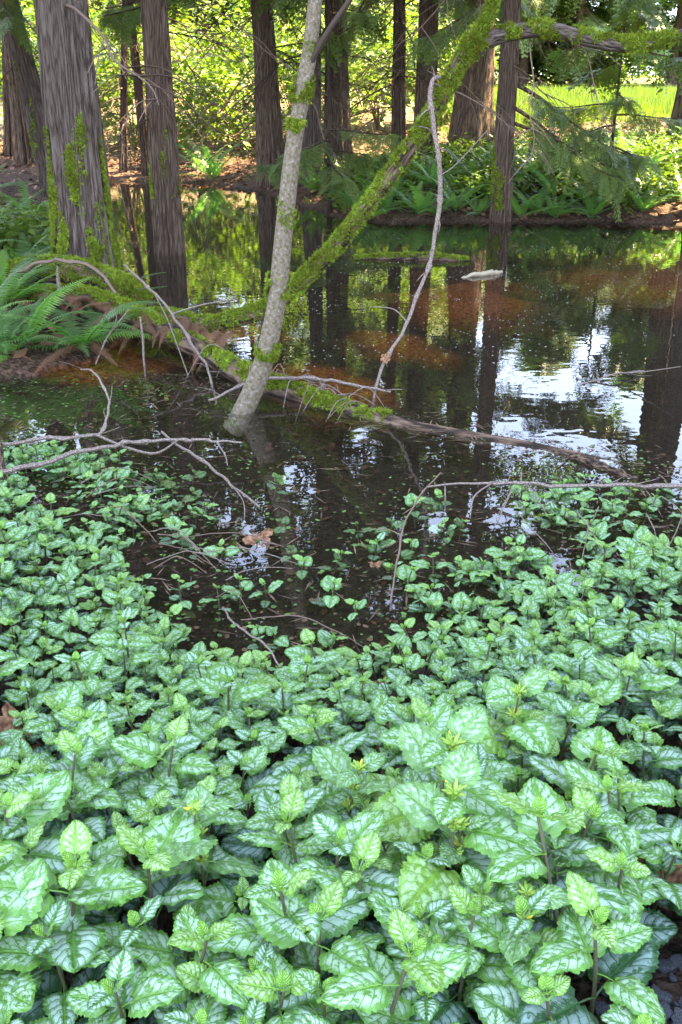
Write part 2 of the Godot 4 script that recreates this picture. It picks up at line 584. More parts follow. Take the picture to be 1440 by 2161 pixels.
func spray_mesh(shape: int, fine: bool) -> ArrayMesh:
	# a flat hanging spray of scale leaves, one unit long
	var r := RandomNumberGenerator.new()
	r.seed = 70 + shape
	var g := Geo.new()
	var n := 9 if fine else 6
	var pos := func(t: float) -> Vector3:
		return Vector3(0.06 * sin(t * 4 + shape), -0.22 * t * t, t)
	for k in n:
		var t := lerpf(0.06, 0.96, float(k) / (n - 1))
		var p: Vector3 = pos.call(t)
		for side in [-1.0, 1.0]:
			var l := (0.40 * (1.0 - 0.72 * t) + 0.05) * r.randf_range(0.75, 1.1)
			var d := Vector3(side * 0.72, r.randf_range(-0.25, 0.1), 0.70).normalized()
			var n3 := Vector3.UP.cross(d).normalized()
			g.blade(p, d * l, n3, 0.018 if fine else 0.034)
			var m := 3 if fine else 2
			for q in m:
				var u := lerpf(0.22, 0.78, float(q) / (m - 1))
				for s2 in [-1.0, 1.0]:
					var d2: Vector3 = (d * 0.75 + n3 * s2 * 0.66 + Vector3(0, r.randf_range(-0.2, 0.05), 0)).normalized()
					g.blade(p + d * l * u, d2 * l * (0.46 if fine else 0.6) * (1.1 - u * 0.5), d2.cross(Vector3.UP).normalized(), 0.013 if fine else 0.034)
	g.blade(pos.call(0.9), Vector3(0, -0.05, 0.2), Vector3.RIGHT, 0.02)
	for k in 5:
		var a: Vector3 = pos.call(k / 5.0)
		var b: Vector3 = pos.call((k + 1) / 5.0)
		g.blade(a, (b - a) * 1.3, Vector3.RIGHT, 0.012)
	return g.mesh()

func cluster_mesh(shape: int, leaves: int, size: float) -> ArrayMesh:
	# broad leaves round a short twig
	var r := RandomNumberGenerator.new()
	r.seed = 90 + shape
	var g := Geo.new()
	for k in leaves:
		var p := Vector3(r.randfn() * 0.2, r.randfn() * 0.16, r.randfn() * 0.2)
		var d := Vector3(r.randfn(), r.randfn() * 0.4 - 0.15, r.randfn()).normalized() * size * r.randf_range(0.6, 1.2)
		var side := d.normalized().cross(Vector3(r.randf_range(-0.5, 0.5), 1, r.randf_range(-0.5, 0.5)).normalized()).normalized()
		var w := d.length() * 0.30
		var lift := side.cross(d).normalized() * w * 0.25
		var a := g.vert(p)
		var m := g.vert(p + d * 0.5 - lift)
		var e := g.vert(p + d)
		var b := g.vert(p + d * 0.42 - side * w)
		var c := g.vert(p + d * 0.42 + side * w)
		g.tri(a, m, b)
		g.tri(b, m, e)
		g.tri(a, c, m)
		g.tri(m, c, e)
	return g.mesh()

func make_meshes() -> void:
	for k in 4:
		S["leaf%d" % k] = leaf_mesh(k, 40, 4, 0.34)
		S["low_leaf%d" % k] = leaf_mesh(k, 18, 3, 0.3)
		S["frond%d" % k] = frond_mesh(k, 34)
	for k in 3:
		S["spray%d" % k] = spray_mesh(k, true)
		S["coarse%d" % k] = spray_mesh(k + 5, false)
		S["cluster%d" % k] = cluster_mesh(k, 16, 0.17)
	# moss tuft: short blades every way
	var r := RandomNumberGenerator.new()
	r.seed = 5
	var g := Geo.new()
	for k in 16:
		var d := Vector3(r.randfn() * 0.7, absf(r.randfn()) * 0.8 + 0.25, r.randfn() * 0.7).normalized() * r.randf_range(0.6, 1.2)
		g.blade(Vector3(r.randfn() * 0.25, 0, r.randfn() * 0.25), d, d.cross(Vector3(0.3, 0.2, 1)).normalized(), 0.11)
	S.moss = g.mesh()
	# grass tuft
	g = Geo.new()
	for k in 9:
		var d := Vector3(r.randfn() * 0.4, 1, r.randfn() * 0.4).normalized() * r.randf_range(0.6, 1.1)
		g.blade(Vector3(r.randfn() * 0.3, 0, r.randfn() * 0.3), d, d.cross(Vector3(r.randfn(), 0, r.randfn())).normalized(), 0.05)
	S.grass = g.mesh()
	# litter flake: a curled scrap of leaf
	g = Geo.new()
	var a := g.vert(Vector3(0, 0, -0.5))
	var b := g.vert(Vector3(0.30, 0.08, -0.1))
	var c := g.vert(Vector3(0.22, 0.02, 0.28))
	var d2 := g.vert(Vector3(0, 0.10, 0.55))
	var e := g.vert(Vector3(-0.25, 0.03, 0.2))
	var f := g.vert(Vector3(-0.32, 0.10, -0.15))
	for q in [[a, b, f], [b, c, f], [f, c, e], [e, c, d2]]:
		g.tri(q[0], q[1], q[2])
	S.flake = g.mesh()
	g = Geo.new()
	g.blade(Vector3(0, 0, -0.5), Vector3(0, 0, 1), Vector3.RIGHT, 0.035)
	S.needle = g.mesh()
	# small rounded floating leaf
	g = Geo.new()
	var m0 := g.vert(Vector3.ZERO)
	for k in 9:
		var an := TAU * k / 8
		g.vert(Vector3(sin(an) * 0.42, 0.03 * cos(an * 2), cos(an) * 0.5))
	for k in 8:
		g.tri(m0, m0 + 2 + k, m0 + 1 + k)
	S.round_leaf = g.mesh()
	# branches, one unit long, along z
	for k in 3:
		r.seed = 60 + k
		g = Geo.new()
		var ctrl := []
		for q in 6:
			var t := q / 5.0
			ctrl.append([r.randf_range(-0.03, 0.03) * t, -0.30 * pow(t, 1.6) + 0.16 * pow(t, 4), t, lerpf(0.016, 0.003, t)])
		var pr := path(ctrl, 3)
		g.tube(pr[0], pr[1], 5, 3.0)
		S["limb%d" % k] = g.mesh(M.rotten)
		S["limb_path%d" % k] = pr[0]
	for k in 4:
		r.seed = 80 + k
		g = Geo.new()
		var ctrl := []
		for q in 6:
			var t := q / 5.0
			ctrl.append([r.randf_range(-0.07, 0.07) * t, -0.34 * pow(t, 1.5) + r.randf_range(-0.03, 0.03), t, lerpf(0.0075, 0.002, t)])
		var pr := path(ctrl, 3)
		g.tube(pr[0], pr[1], 5, 3.0)
		var pp: PackedVector3Array = pr[0]
		for q in 11:
			var p := pp[r.randi_range(4, pp.size() - 2)]
			var l := r.randf_range(0.12, 0.42)
			var d := Vector3(r.randf_range(-1, 1), r.randf_range(-0.8, 0.05), r.randf_range(0.2, 0.9)).normalized()
			var cp := path([[p.x, p.y, p.z, 0.004], [p.x + d.x * l * 0.5, p.y + d.y * l * 0.5, p.z + d.z * l * 0.5, 0.003], [p.x + d.x * l, p.y + d.y * l - l * 0.25, p.z + d.z * l, 0.0015]], 3)
			g.tube(cp[0], cp[1], 3, 3.0)
		S["dead%d" % k] = g.mesh()


# ---------------------------------------------------------------- trees
# p: at, lean (x and z shift per metre), d (diameter at breast height), tall, from (lowest live limb), limbs, reach, low [[azimuth, height, length, pitch], ...], dead (count), moss
func conifer(called: String, label: String, p: Dictionary, group := "") -> Node3D:
	var o := thing(called, label, "tree", p.at, group)
	var tall: float = p.tall
	var lean: Vector2 = p.get("lean", Vector2.ZERO)
	var rad: float = p.d / 2
	var flare: float = p.get("flare", 1.5)
	var ctrl := []
	for h in [-0.4, 0.0, 0.12, 0.3, 0.6, 1.0, 1.6, 2.4, 4.0, 7.0, 11.0, 15.0, 20.0]:
		if h > tall:
			break
		var hh := minf(h, 3.0) + maxf(h - 3.0, 0) * 0.3
		var q := 1.0 + (flare - 1.0) * exp(-maxf(h, 0) / 0.35)
		ctrl.append([lean.x * hh, h, lean.y * hh, rad * q * (1.0 - 0.92 * h / tall)])
	var pr := path(ctrl, 7 if p.get("fine", true) else 2)
	var g := Geo.new()
	if p.get("fine", true):
		g.tube(pr[0], pr[1], 96, 0.5, nz, 0.36, p.get("fluted", 30.0), 3.0, Color.WHITE, 5.0)
	else:
		g.tube(pr[0], pr[1], 10, 0.5, null, 0, 1, 1, Color.WHITE, 2.0)
	part(o, "trunk", g.mesh(M[p.get("bark", "bark")]))
	var axis := func(h: float) -> Vector3:
		var hh := minf(h, 3.0) + maxf(h - 3.0, 0) * 0.3
		return Vector3(lean.x * hh, h, lean.y * hh)
	var tone := Color(0.13, 0.185, 0.042)
	var high := [[], [], []]
	var high_c := [[], [], []]
	var near := [[], [], []]
	var near_c := [[], [], []]
	var limb := func(h: float, az: float, l: float, pitch: float, fine: bool, sprays: int, size: float) -> void:
		var dir := Vector3(sin(az) * cos(pitch), sin(pitch), -cos(az) * cos(pitch))
		var b := turned(dir, Vector3.UP)
		var start: Vector3 = axis.call(h)
		var k := rng.randi_range(0, 2)
		part(o, "limb", S["limb%d" % k], M.rotten, Transform3D(b.scaled_local(Vector3(1.0 + l * 0.5, l, l)), start))
		var pp: PackedVector3Array = S["limb_path%d" % k]
		for q in sprays:
			var t := pow(float(q + rf(0.2, 0.8)) / sprays, 0.8) * 0.86 + 0.14
			var f := t * (pp.size() - 1.001)
			var a := pp[int(f)].lerp(pp[int(f) + 1], f - int(f))
			a = Vector3(a.x, a.y * l, a.z * l)
			var side := -1.0 if q % 2 else 1.0
			var dl := Vector3(side * rf(0.35, 0.95), rf(-0.95, -0.15), rf(0.1, 0.8))
			var w := start + b * a
			var z := size * rf(0.7, 1.25)
			var v := rng.randi_range(0, 2)
			var tr := Transform3D(turned(b * dl, Vector3(rf(-0.4, 0.4), 1, rf(-0.4, 0.4)), z), w)
			var y := rf(0.7, 1.35)
			var col := Color(tone.r * y + rf(0, 0.02), tone.g * y, tone.b * y)
			if fine:
				near[v].append(tr)
				near_c[v].append(col)
			else:
				high[v].append(tr)
				high_c[v].append(col)
	var n: int = p.get("limbs", 40)
	var from: float = p.get("from", 3.0)
	for k in n:
		var u := (k + rf(0, 0.9)) / n
		var h := lerpf(from, tall * 0.97, pow(u, 0.85))
		limb.call(h, k * 2.4 + rf(-0.4, 0.4), lerpf(p.get("reach", 2.2), 0.35, pow(u, 1.2)) * rf(0.75, 1.15), rf(-0.15, 0.2), false, p.get("sprays", 13), p.get("spray", 0.54))
	for a in p.get("low", []):
		limb.call(a[1], deg_to_rad(a[0]), a[2], deg_to_rad(a[3]), true, int(a[2] * p.get("thick", 26.0)), p.get("fine_spray", 0.30))
	for v in 3:
		if high[v].size():
			scatter(o, "crown", S["coarse%d" % v], high[v], high_c[v], M.spray)
		if near[v].size():
			scatter(o, "hanging_foliage", S["spray%d" % v], near[v], near_c[v], M.spray)
	for k in p.get("dead", 0):
		var h := rf(p.get("dead_from", 0.7), 3.4)
		var az := deg_to_rad(rf(p.get("dead_az", [0, 360])[0], p.get("dead_az", [0, 360])[1]))
		var l := rf(0.6, 1.7)
		var pitch := rf(-0.35, 0.25)
		var start: Vector3 = axis.call(h)
		part(o, "dead_branch", S["dead%d" % rng.randi_range(0, 3)], M.dry_twig if rng.randf() < 0.65 else M.dark_twig, Transform3D(turned(Vector3(sin(az) * cos(pitch), sin(pitch), -cos(az) * cos(pitch)), Vector3.UP, l), start))
	if p.has("moss"):
		var a: Array = p.moss     # count, from, to (metres up the trunk), patchiness
		var low := []
		for h in [a[1], lerpf(a[1], a[2], 0.33), lerpf(a[1], a[2], 0.66), a[2]]:
			var c: Vector3 = axis.call(h)
			low.append([c.x, c.y, c.z, 1.05 * rad * (1.0 + (flare - 1.0) * exp(-h / 0.35)) * (1.0 - 0.92 * h / tall)])
		moss_on(o, low, a[0] * 2, 0.012, 0.0, 0.0, 1.0, a[3])
	return o


func shrub(called: String, label: String, at: Vector3, size: Vector3, n: int, group := "", leaf := 1.0) -> void:
	var o := thing(called, label, "shrub", at, group)
	for k in 7:
		var d := Vector3(rf(-0.7, 0.7) * size.x, size.y * rf(0.7, 1.25), rf(-0.7, 0.7) * size.z)
		var pr := path([[0, -0.05, 0, 0.016], [d.x * 0.35, d.y * 0.5, d.z * 0.35, 0.010], [d.x, d.y, d.z, 0.004]], 4)
		var g := Geo.new()
		g.tube(pr[0], pr[1], 5)
		part(o, "stem", g.mesh(M.dry_twig))
	var tone := Color(0.17, 0.235, 0.042)
	var where := [[], [], []]
	var tints := [[], [], []]
	for k in n:
		var d := Vector3(rng.randfn(), rng.randfn(), rng.randfn()).normalized() * pow(rng.randf(), 0.45)
		d *= 1.0 + 0.35 * nz.get_noise_3d(d.x * 60 + at.x * 20, d.y * 60, d.z * 60)
		var y := rf(0.65, 1.35)
		where[k % 3].append(Transform3D(Basis.from_euler(Vector3(rf(-0.5, 0.5), rf(0, TAU), rf(-0.5, 0.5))).scaled(Vector3.ONE * rf(0.6, 1.2) * leaf), Vector3(d.x * size.x, size.y * (0.95 + 0.85 * d.y), d.z * size.z)))
		tints[k % 3].append(Color(tone.r * y, tone.g * y, tone.b * y))
	for v in 3:
		scatter(o, "foliage", S["cluster%d" % v], where[v], tints[v], M.broad)


func fern(label: String, at: Vector3, n: int, l: float, material := "frond", group := "sword ferns on the banks", rise := [0.35, 1.1], arc := [0.0, TAU]) -> Node3D:
	var o := thing("sword_fern", label, "fern", at, group)
	for k in n:
		var az := lerpf(arc[0], arc[1], (k + rf(0.1, 0.9)) / n)
		var pitch := rf(rise[0], rise[1]) - 0.25
		var mt: StandardMaterial3D = M[material]
		if material == "frond" and rng.randf() < 0.22:
			mt = M.light_frond
		part(o, "frond", S["frond%d" % rng.randi_range(0, 3)], mt, Transform3D(turned(Vector3(sin(az) * cos(pitch), sin(pitch), -cos(az) * cos(pitch)), Vector3(rf(-0.2, 0.2), 1, rf(-0.2, 0.2)), l * rf(0.7, 1.1)), Vector3(0, 0.01, 0)))
	for k in 3:
		if rng.randf() < 0.5:
			var az := rf(0, TAU)
			part(o, "dead_frond", S.frond2, M.dead_frond, Transform3D(turned(Vector3(sin(az), -0.12, -cos(az)), Vector3.UP, l * rf(0.5, 0.8)), Vector3(0, 0.05, 0)))
	return o


func stick(called: String, label: String, category: String, ctrl: Array, m: Material, sides := 7, forks: Array = [], group := "") -> Node3D:
	var o := thing(called, label, category, Vector3.ZERO, group)
	var first: Array = ctrl[0]
	var at := Vector3(first[0], first[1], first[2])
	o.position = at
	var g := Geo.new()
	var rel := []
	for c in ctrl:
		rel.append([c[0] - at.x, c[1] - at.y, c[2] - at.z, c[3]])
	var pr := path(rel, 10)
	var pp: PackedVector3Array = pr[0]
	var rr: PackedFloat32Array = pr[1]
	for k in pp.size():
		var w := pp[k] + at
		pp[k] += Vector3(nz.get_noise_3d(w.x * 70, w.z * 70, 3), nz.get_noise_3d(w.z * 70, w.x * 70, 30), nz.get_noise_3d(w.y * 70, w.x * 70, 60)) * (minf(rr[k], 0.008) * 1.6 + 0.003)
		rr[k] *= 0.85 * (1.0 + (0.5 if rng.randf() < 0.10 else 0.0))
	g.tube(pp, rr, sides, 4.0, nz, 0.35, 2.0, 40.0)
	var shaft := part(o, "shaft", g.mesh(m))
	if rr[0] > 0.003 and rr[0] < 0.013 and pp.size() > 25 and category == "branch":
		for k in 5 + pp.size() / 12:
			var q := rng.randi_range(3, pp.size() - 3)
			var l := rf(0.03, 0.13)
			var d := Vector3(rng.randfn(), absf(rng.randfn()) * 0.5 - 0.1, rng.randfn()).normalized()
			d = (d + (pp[q + 1] - pp[q]).normalized() * 0.6).normalized()
			var e := pp[q] + d * l * 0.5 + Vector3(rf(-0.01, 0.01), rf(-0.01, 0.01), 0)
			var f2 := pp[q] + d * l
			var tp := path([[pp[q].x, pp[q].y, pp[q].z, rr[q] * 0.45], [e.x, e.y, e.z, rr[q] * 0.3], [f2.x, f2.y, f2.z, 0.0008]], 3)
			var tg := Geo.new()
			tg.tube(tp[0], tp[1], 4)
			part(shaft, "twig", tg.mesh(m))
	for f in forks:
		var g2 := Geo.new()
		var rel2 := []
		for c in f:
			rel2.append([c[0] - at.x, c[1] - at.y, c[2] - at.z, c[3]])
		var p2 := path(rel2, 6)
		g2.tube(p2[0], p2[1], 6, 4.0, nz, 0.2, 2.0, 30.0)
		part(shaft, "twig", g2.mesh(m))
	return o


# ---------------------------------------------------------------- bank plants
# kind: A tall, B middling, C small, F flowering
func plant_proto(called: String, kind: String, label: String, group: String) -> Node3D:
	var o := Node3D.new()
	o.name = called
	tag(o, label, "plant", group)
	var spec: Dictionary = {
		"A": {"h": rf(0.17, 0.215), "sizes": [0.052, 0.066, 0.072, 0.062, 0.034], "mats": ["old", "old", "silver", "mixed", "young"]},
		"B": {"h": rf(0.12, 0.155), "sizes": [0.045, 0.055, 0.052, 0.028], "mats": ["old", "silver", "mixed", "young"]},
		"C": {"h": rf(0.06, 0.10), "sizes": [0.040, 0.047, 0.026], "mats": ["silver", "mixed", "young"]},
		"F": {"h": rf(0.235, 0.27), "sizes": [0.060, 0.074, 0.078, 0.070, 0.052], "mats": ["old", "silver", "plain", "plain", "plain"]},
	}[kind]
	var h: float = spec.h
	var bend := Vector2(rf(-0.14, 0.14), rf(-0.14, 0.14))
	var g := Geo.new()
	var pr := path([[0, -0.02, 0, 0.0028], [bend.x * h * 0.3, h * 0.5, bend.y * h * 0.3, 0.0024], [bend.x * h, h, bend.y * h, 0.0016]], 4)
	g.tube(pr[0], pr[1], 5)
	part(o, "stem", g.mesh(M.stem))
	var sizes: Array = spec.sizes
	var n := sizes.size()
	var turn := rf(0, TAU)
	for k in n:
		var u := float(k + 1) / n
		var f := lerpf(0.30, 1.0, float(k) / (n - 1))
		var at := Vector3(bend.x * h * f * f, h * f, bend.y * h * f * f)
		for s in 2:
			if k == 0 and rng.randf() < 0.25:
				continue
			var az := turn + k * PI / 2 + s * PI + rf(-0.45, 0.45)
			var up := lerpf(0.05, 0.42, u) + rf(-0.22, 0.22)
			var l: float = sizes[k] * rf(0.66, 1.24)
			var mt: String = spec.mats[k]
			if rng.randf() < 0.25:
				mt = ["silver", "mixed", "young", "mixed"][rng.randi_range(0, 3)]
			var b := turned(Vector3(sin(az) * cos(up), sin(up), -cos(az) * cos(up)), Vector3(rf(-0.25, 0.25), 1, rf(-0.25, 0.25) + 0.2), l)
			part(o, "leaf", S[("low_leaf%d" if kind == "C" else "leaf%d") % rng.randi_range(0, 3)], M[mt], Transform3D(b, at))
		if kind == "F" and k >= 2:
			var cg := Geo.new()
			cg.tube(PackedVector3Array([at - Vector3(0, 0.004, 0), at + Vector3(0, 0.002, 0), at + Vector3(0, 0.007, 0)]), PackedFloat32Array([0.002, 0.0042, 0.002]), 7)
			var whorl := part(o, "bud_whorl", cg.mesh(M.bud))
			for q in 9:
				var az := q * TAU / 9 + rf(-0.2, 0.2)
				var d := Vector3(sin(az), rf(0.5, 1.0), -cos(az)).normalized()
				var bg := Geo.new()
				var c := at + Vector3(0, 0.004, 0)
				var l := rf(0.013, 0.021)
				var bp := PackedVector3Array([c, c + d * l * 0.5, c + d * l])
				bg.tube(bp, PackedFloat32Array([0.0014, 0.0034, 0.0009]), 5)
				part(whorl, "bud", bg.mesh(M.petal if q == 0 else M.bud))
	# the tip: a tiny folded pair
	for s in 2:
		var az := turn + n * PI / 2 + s * PI
		part(o, "leaf", S["low_leaf%d" % s], M.bud_leaf, Transform3D(turned(Vector3(sin(az) * 0.6, 0.8, -cos(az) * 0.6), Vector3(-sin(az), 0.6, cos(az)), 0.016 if kind != "C" else 0.010), Vector3(bend.x * h, h, bend.y * h)))
	return o

func put_plant(proto: Node3D, at: Vector3, turn: float, size: float, tilt: Vector2, label := "") -> void:
	var o: Node3D = proto.duplicate()
	if label:
		o.set_meta("label", label)
	o.name = numbered(proto.name)
	add_child(o)
	o.transform = Transform3D((Basis(Vector3.RIGHT, tilt.y) * Basis(Vector3.BACK, tilt.x) * Basis(Vector3.UP, turn)).scaled(Vector3.ONE * size), at)

func merged(proto: Node3D) -> Array:   # the same plant as flat lists, one per material
	var by := {}
	for c in proto.find_children("*", "MeshInstance3D", true, false):
		var mi: MeshInstance3D = c
		var m: Material = mi.material_override if mi.material_override else mi.mesh.surface_get_material(0)
		if not by.has(m):
			by[m] = SurfaceTool.new()
			by[m].begin(Mesh.PRIMITIVE_TRIANGLES)
		by[m].append_from(mi.mesh, 0, mi.transform)
	var am := ArrayMesh.new()
	for m in by:
		by[m].commit(am)
		am.surface_set_material(am.get_surface_count() - 1, m)
	return [am]


func in_frame(p: Vector3, margin := 0.0) -> bool:
	var q := p - Vector3(0, 1.35, 0)
	var a := deg_to_rad(24.5)
	var depth := -q.y * sin(a) - q.z * cos(a)
	var up := q.y * cos(a) - q.z * sin(a) * 1.0
	up = q.y * cos(a) + (-q.z) * sin(a)
	if depth <= 0.1:
		return false
	return absf(q.x / depth) < 0.352 + margin and absf(up / depth) < 0.5284 + margin


var flowering := [[0.115, -1.10, 1.0], [0.15, -0.98, 0.95], [-0.19, -1.02, 0.80], [0.28, -1.33, 0.85], [0.235, -0.86, 0.70], [0.0, -1.16, 0.78], [0.16, -1.02, 0.75]]

func where_in_carpet(p: Vector3, d: float) -> String:
	if Vector2(p.x - 0.44, p.z + 0.83).length() < 0.24:
		return "silver-marked leafy plant beside the grey gravel patch"
	for f in flowering:
		if Vector2(p.x - f[0], p.z - f[1]).length() < 0.13:
			return "silver-marked leafy plant crowding round a stem of yellow buds"
	if Vector2(p.x + 0.62, p.z + 1.5).length() < 0.22:
		return "silver-marked leafy plant around the tan dead leaf"
	if Vector2(p.x + 0.22, p.z + 1.95).length() < 0.2:
		return "silver-marked leafy plant under the grey twig lying on the carpet"
	if d < 0.45:
		return "silver-marked leafy plant just behind the fringe of young plants"
	return "silver-marked leafy plant in the thick of the near carpet"

func build_bank_plants() -> void:
	var protos := {"A": [], "B": [], "C": [], "F": [], "D": []}
	for k in 7:
		protos.A.append(plant_proto("variegated_plant", "A", "leafy plant with large toothed silver and green leaves on the near bank", "variegated plants carpeting the near bank"))
		protos.B.append(plant_proto("variegated_plant", "B", "leafy plant with large toothed silver and green leaves on the near bank", "variegated plants carpeting the near bank"))
	for k in 6:
		protos.C.append(plant_proto("young_variegated_plant", "C", "small young variegated plant with short stem at the edge of the leafy carpet", "young plants along the water edge"))
		protos.D.append(plant_proto("water_edge_sprig", "C", "tiny green sprig of rounded leaves standing in the shallow water", "sprigs in the shallows"))
	for k in 3:
		protos.F.append(plant_proto("flowering_plant", "F", "tall plant with plain pale green leaves and whorls of yellow buds", "flowering plants among the leafy carpet"))
	# tall flowering stems where the photograph shows them
	for a in flowering:
		put_plant(protos.F[rng.randi_range(0, 2)], Vector3(a[0], land(a[0], a[1]), a[1]), rf(0, TAU), a[2] * 1.14, Vector2(rf(-0.12, 0.12), rf(-0.1, 0.1)))
	var placed := []
	var rest := []
	var counts := {"A": 0, "C": 0}
	var tries := 0
	while tries < 26000:
		tries += 1
		var x := rf(-2.3, 2.3)
		var z := rf(-3.3, 0.2)
		var d := from_shore(x, z)
		if d < -0.02:
			continue
		# bare gravel patch by the path
		if Vector2(x - 0.42, z + 0.85).length() < 0.115 or Vector2(x - 0.52, z + 1.13).length() < 0.075:
			continue
		var inner := smoothstep(0.12, 0.65, d + nz.get_noise_2d(x * 30, z * 30) * 0.12)
		var small := d < 0.17 + 0.10 * nz.get_noise_2d(x * 25, z * 25 + 40) or z < -2.55
		var gap := lerpf(0.044, 0.056, inner)
		var ok := true
		for q in flowering:
			if Vector2(q[0] - x, q[1] - z).length() < 0.055:
				ok = false
		for q in placed:
			if absf(q.x - x) < gap and Vector2(q.x - x, q.y - z).length_squared() < gap * gap:
				ok = false
				break
		if not ok:
			continue
		placed.append(Vector2(x, z))
		var at := Vector3(x, land(x, z), z)
		var seen := in_frame(at + Vector3(0, 0.1, 0), 0.03)
		if seen and small and counts.C < 290:
			counts.C += 1
			put_plant(protos.C[rng.randi_range(0, 5)], at, rf(0, TAU), rf(0.75, 1.25), Vector2(rf(-0.2, 0.2), rf(-0.2, 0.2)))
		elif seen and not small and counts.A < 299:
			counts.A += 1
			var tall: bool = inner > 0.75 and rng.randf() < 0.62
			put_plant((protos.A if tall else protos.B)[rng.randi_range(0, 6)], at, rf(0, TAU), rf(0.82, 1.2) * lerpf(0.82, 1.0, inner) * lerpf(0.82, 1.10, smoothstep(-1.45, -0.95, z)), Vector2(rf(-0.16, 0.16), rf(-0.16, 0.16)), ("tall " if tall else "shorter ") + where_in_carpet(at, d))
		else:
			rest.append([at, small])
	print("plants ", counts, " beyond ", rest.size())
	var where := [[], []]
	for r in rest:
		where[1 if r[1] else 0].append(Transform3D(Basis(Vector3.UP, rf(0, TAU)).scaled(Vector3.ONE * rf(0.8, 1.2)), r[0]))
	for k in 2:
		if where[k].size():
			var o := scatter(self, "variegated_ground_cover", merged(protos["B" if k == 0 else "C"][0])[0], where[k])
			tag(o, ["dense variegated leaf carpet spreading along the bank to both sides", "low fringe of small leaves continuing along the water edge"][k], "ground cover")
	# sprigs standing in the shallows
	var n := 0
	var spots := []
	tries = 0
	while n < 235 and tries < 9000:
		tries += 1
		var x := rf(-1.3, 1.35)
		var z := rf(-3.55, -2.0)
		var d := from_shore(x, z)
		if d > -0.01 or d < -0.95:
			continue
		var lush := 0.0
		lush = maxf(lush, smoothstep(-0.35, -0.75, x) * smoothstep(-0.8, -0.1, d))
		lush = maxf(lush, smoothstep(0.3, 0.65, x) * smoothstep(-0.85, -0.1, d))
		lush = maxf(lush, 0.30 * smoothstep(-0.5, 0, d))
		if rng.randf() > lush + 0.12 or nz.get_noise_2d(x * 14 + 9, z * 14) < -0.12 or not in_frame(Vector3(x, 0, z), 0.03):
			continue
		n += 1
		put_plant(protos.D[rng.randi_range(0, 5)], Vector3(x, land(x, z), z), rf(0, TAU), rf(0.7, 1.2), Vector2(rf(-0.3, 0.3), rf(-0.3, 0.3)))
		spots.append(Vector2(x, z))
	for k in protos:
		for q in protos[k]:
			q.free()


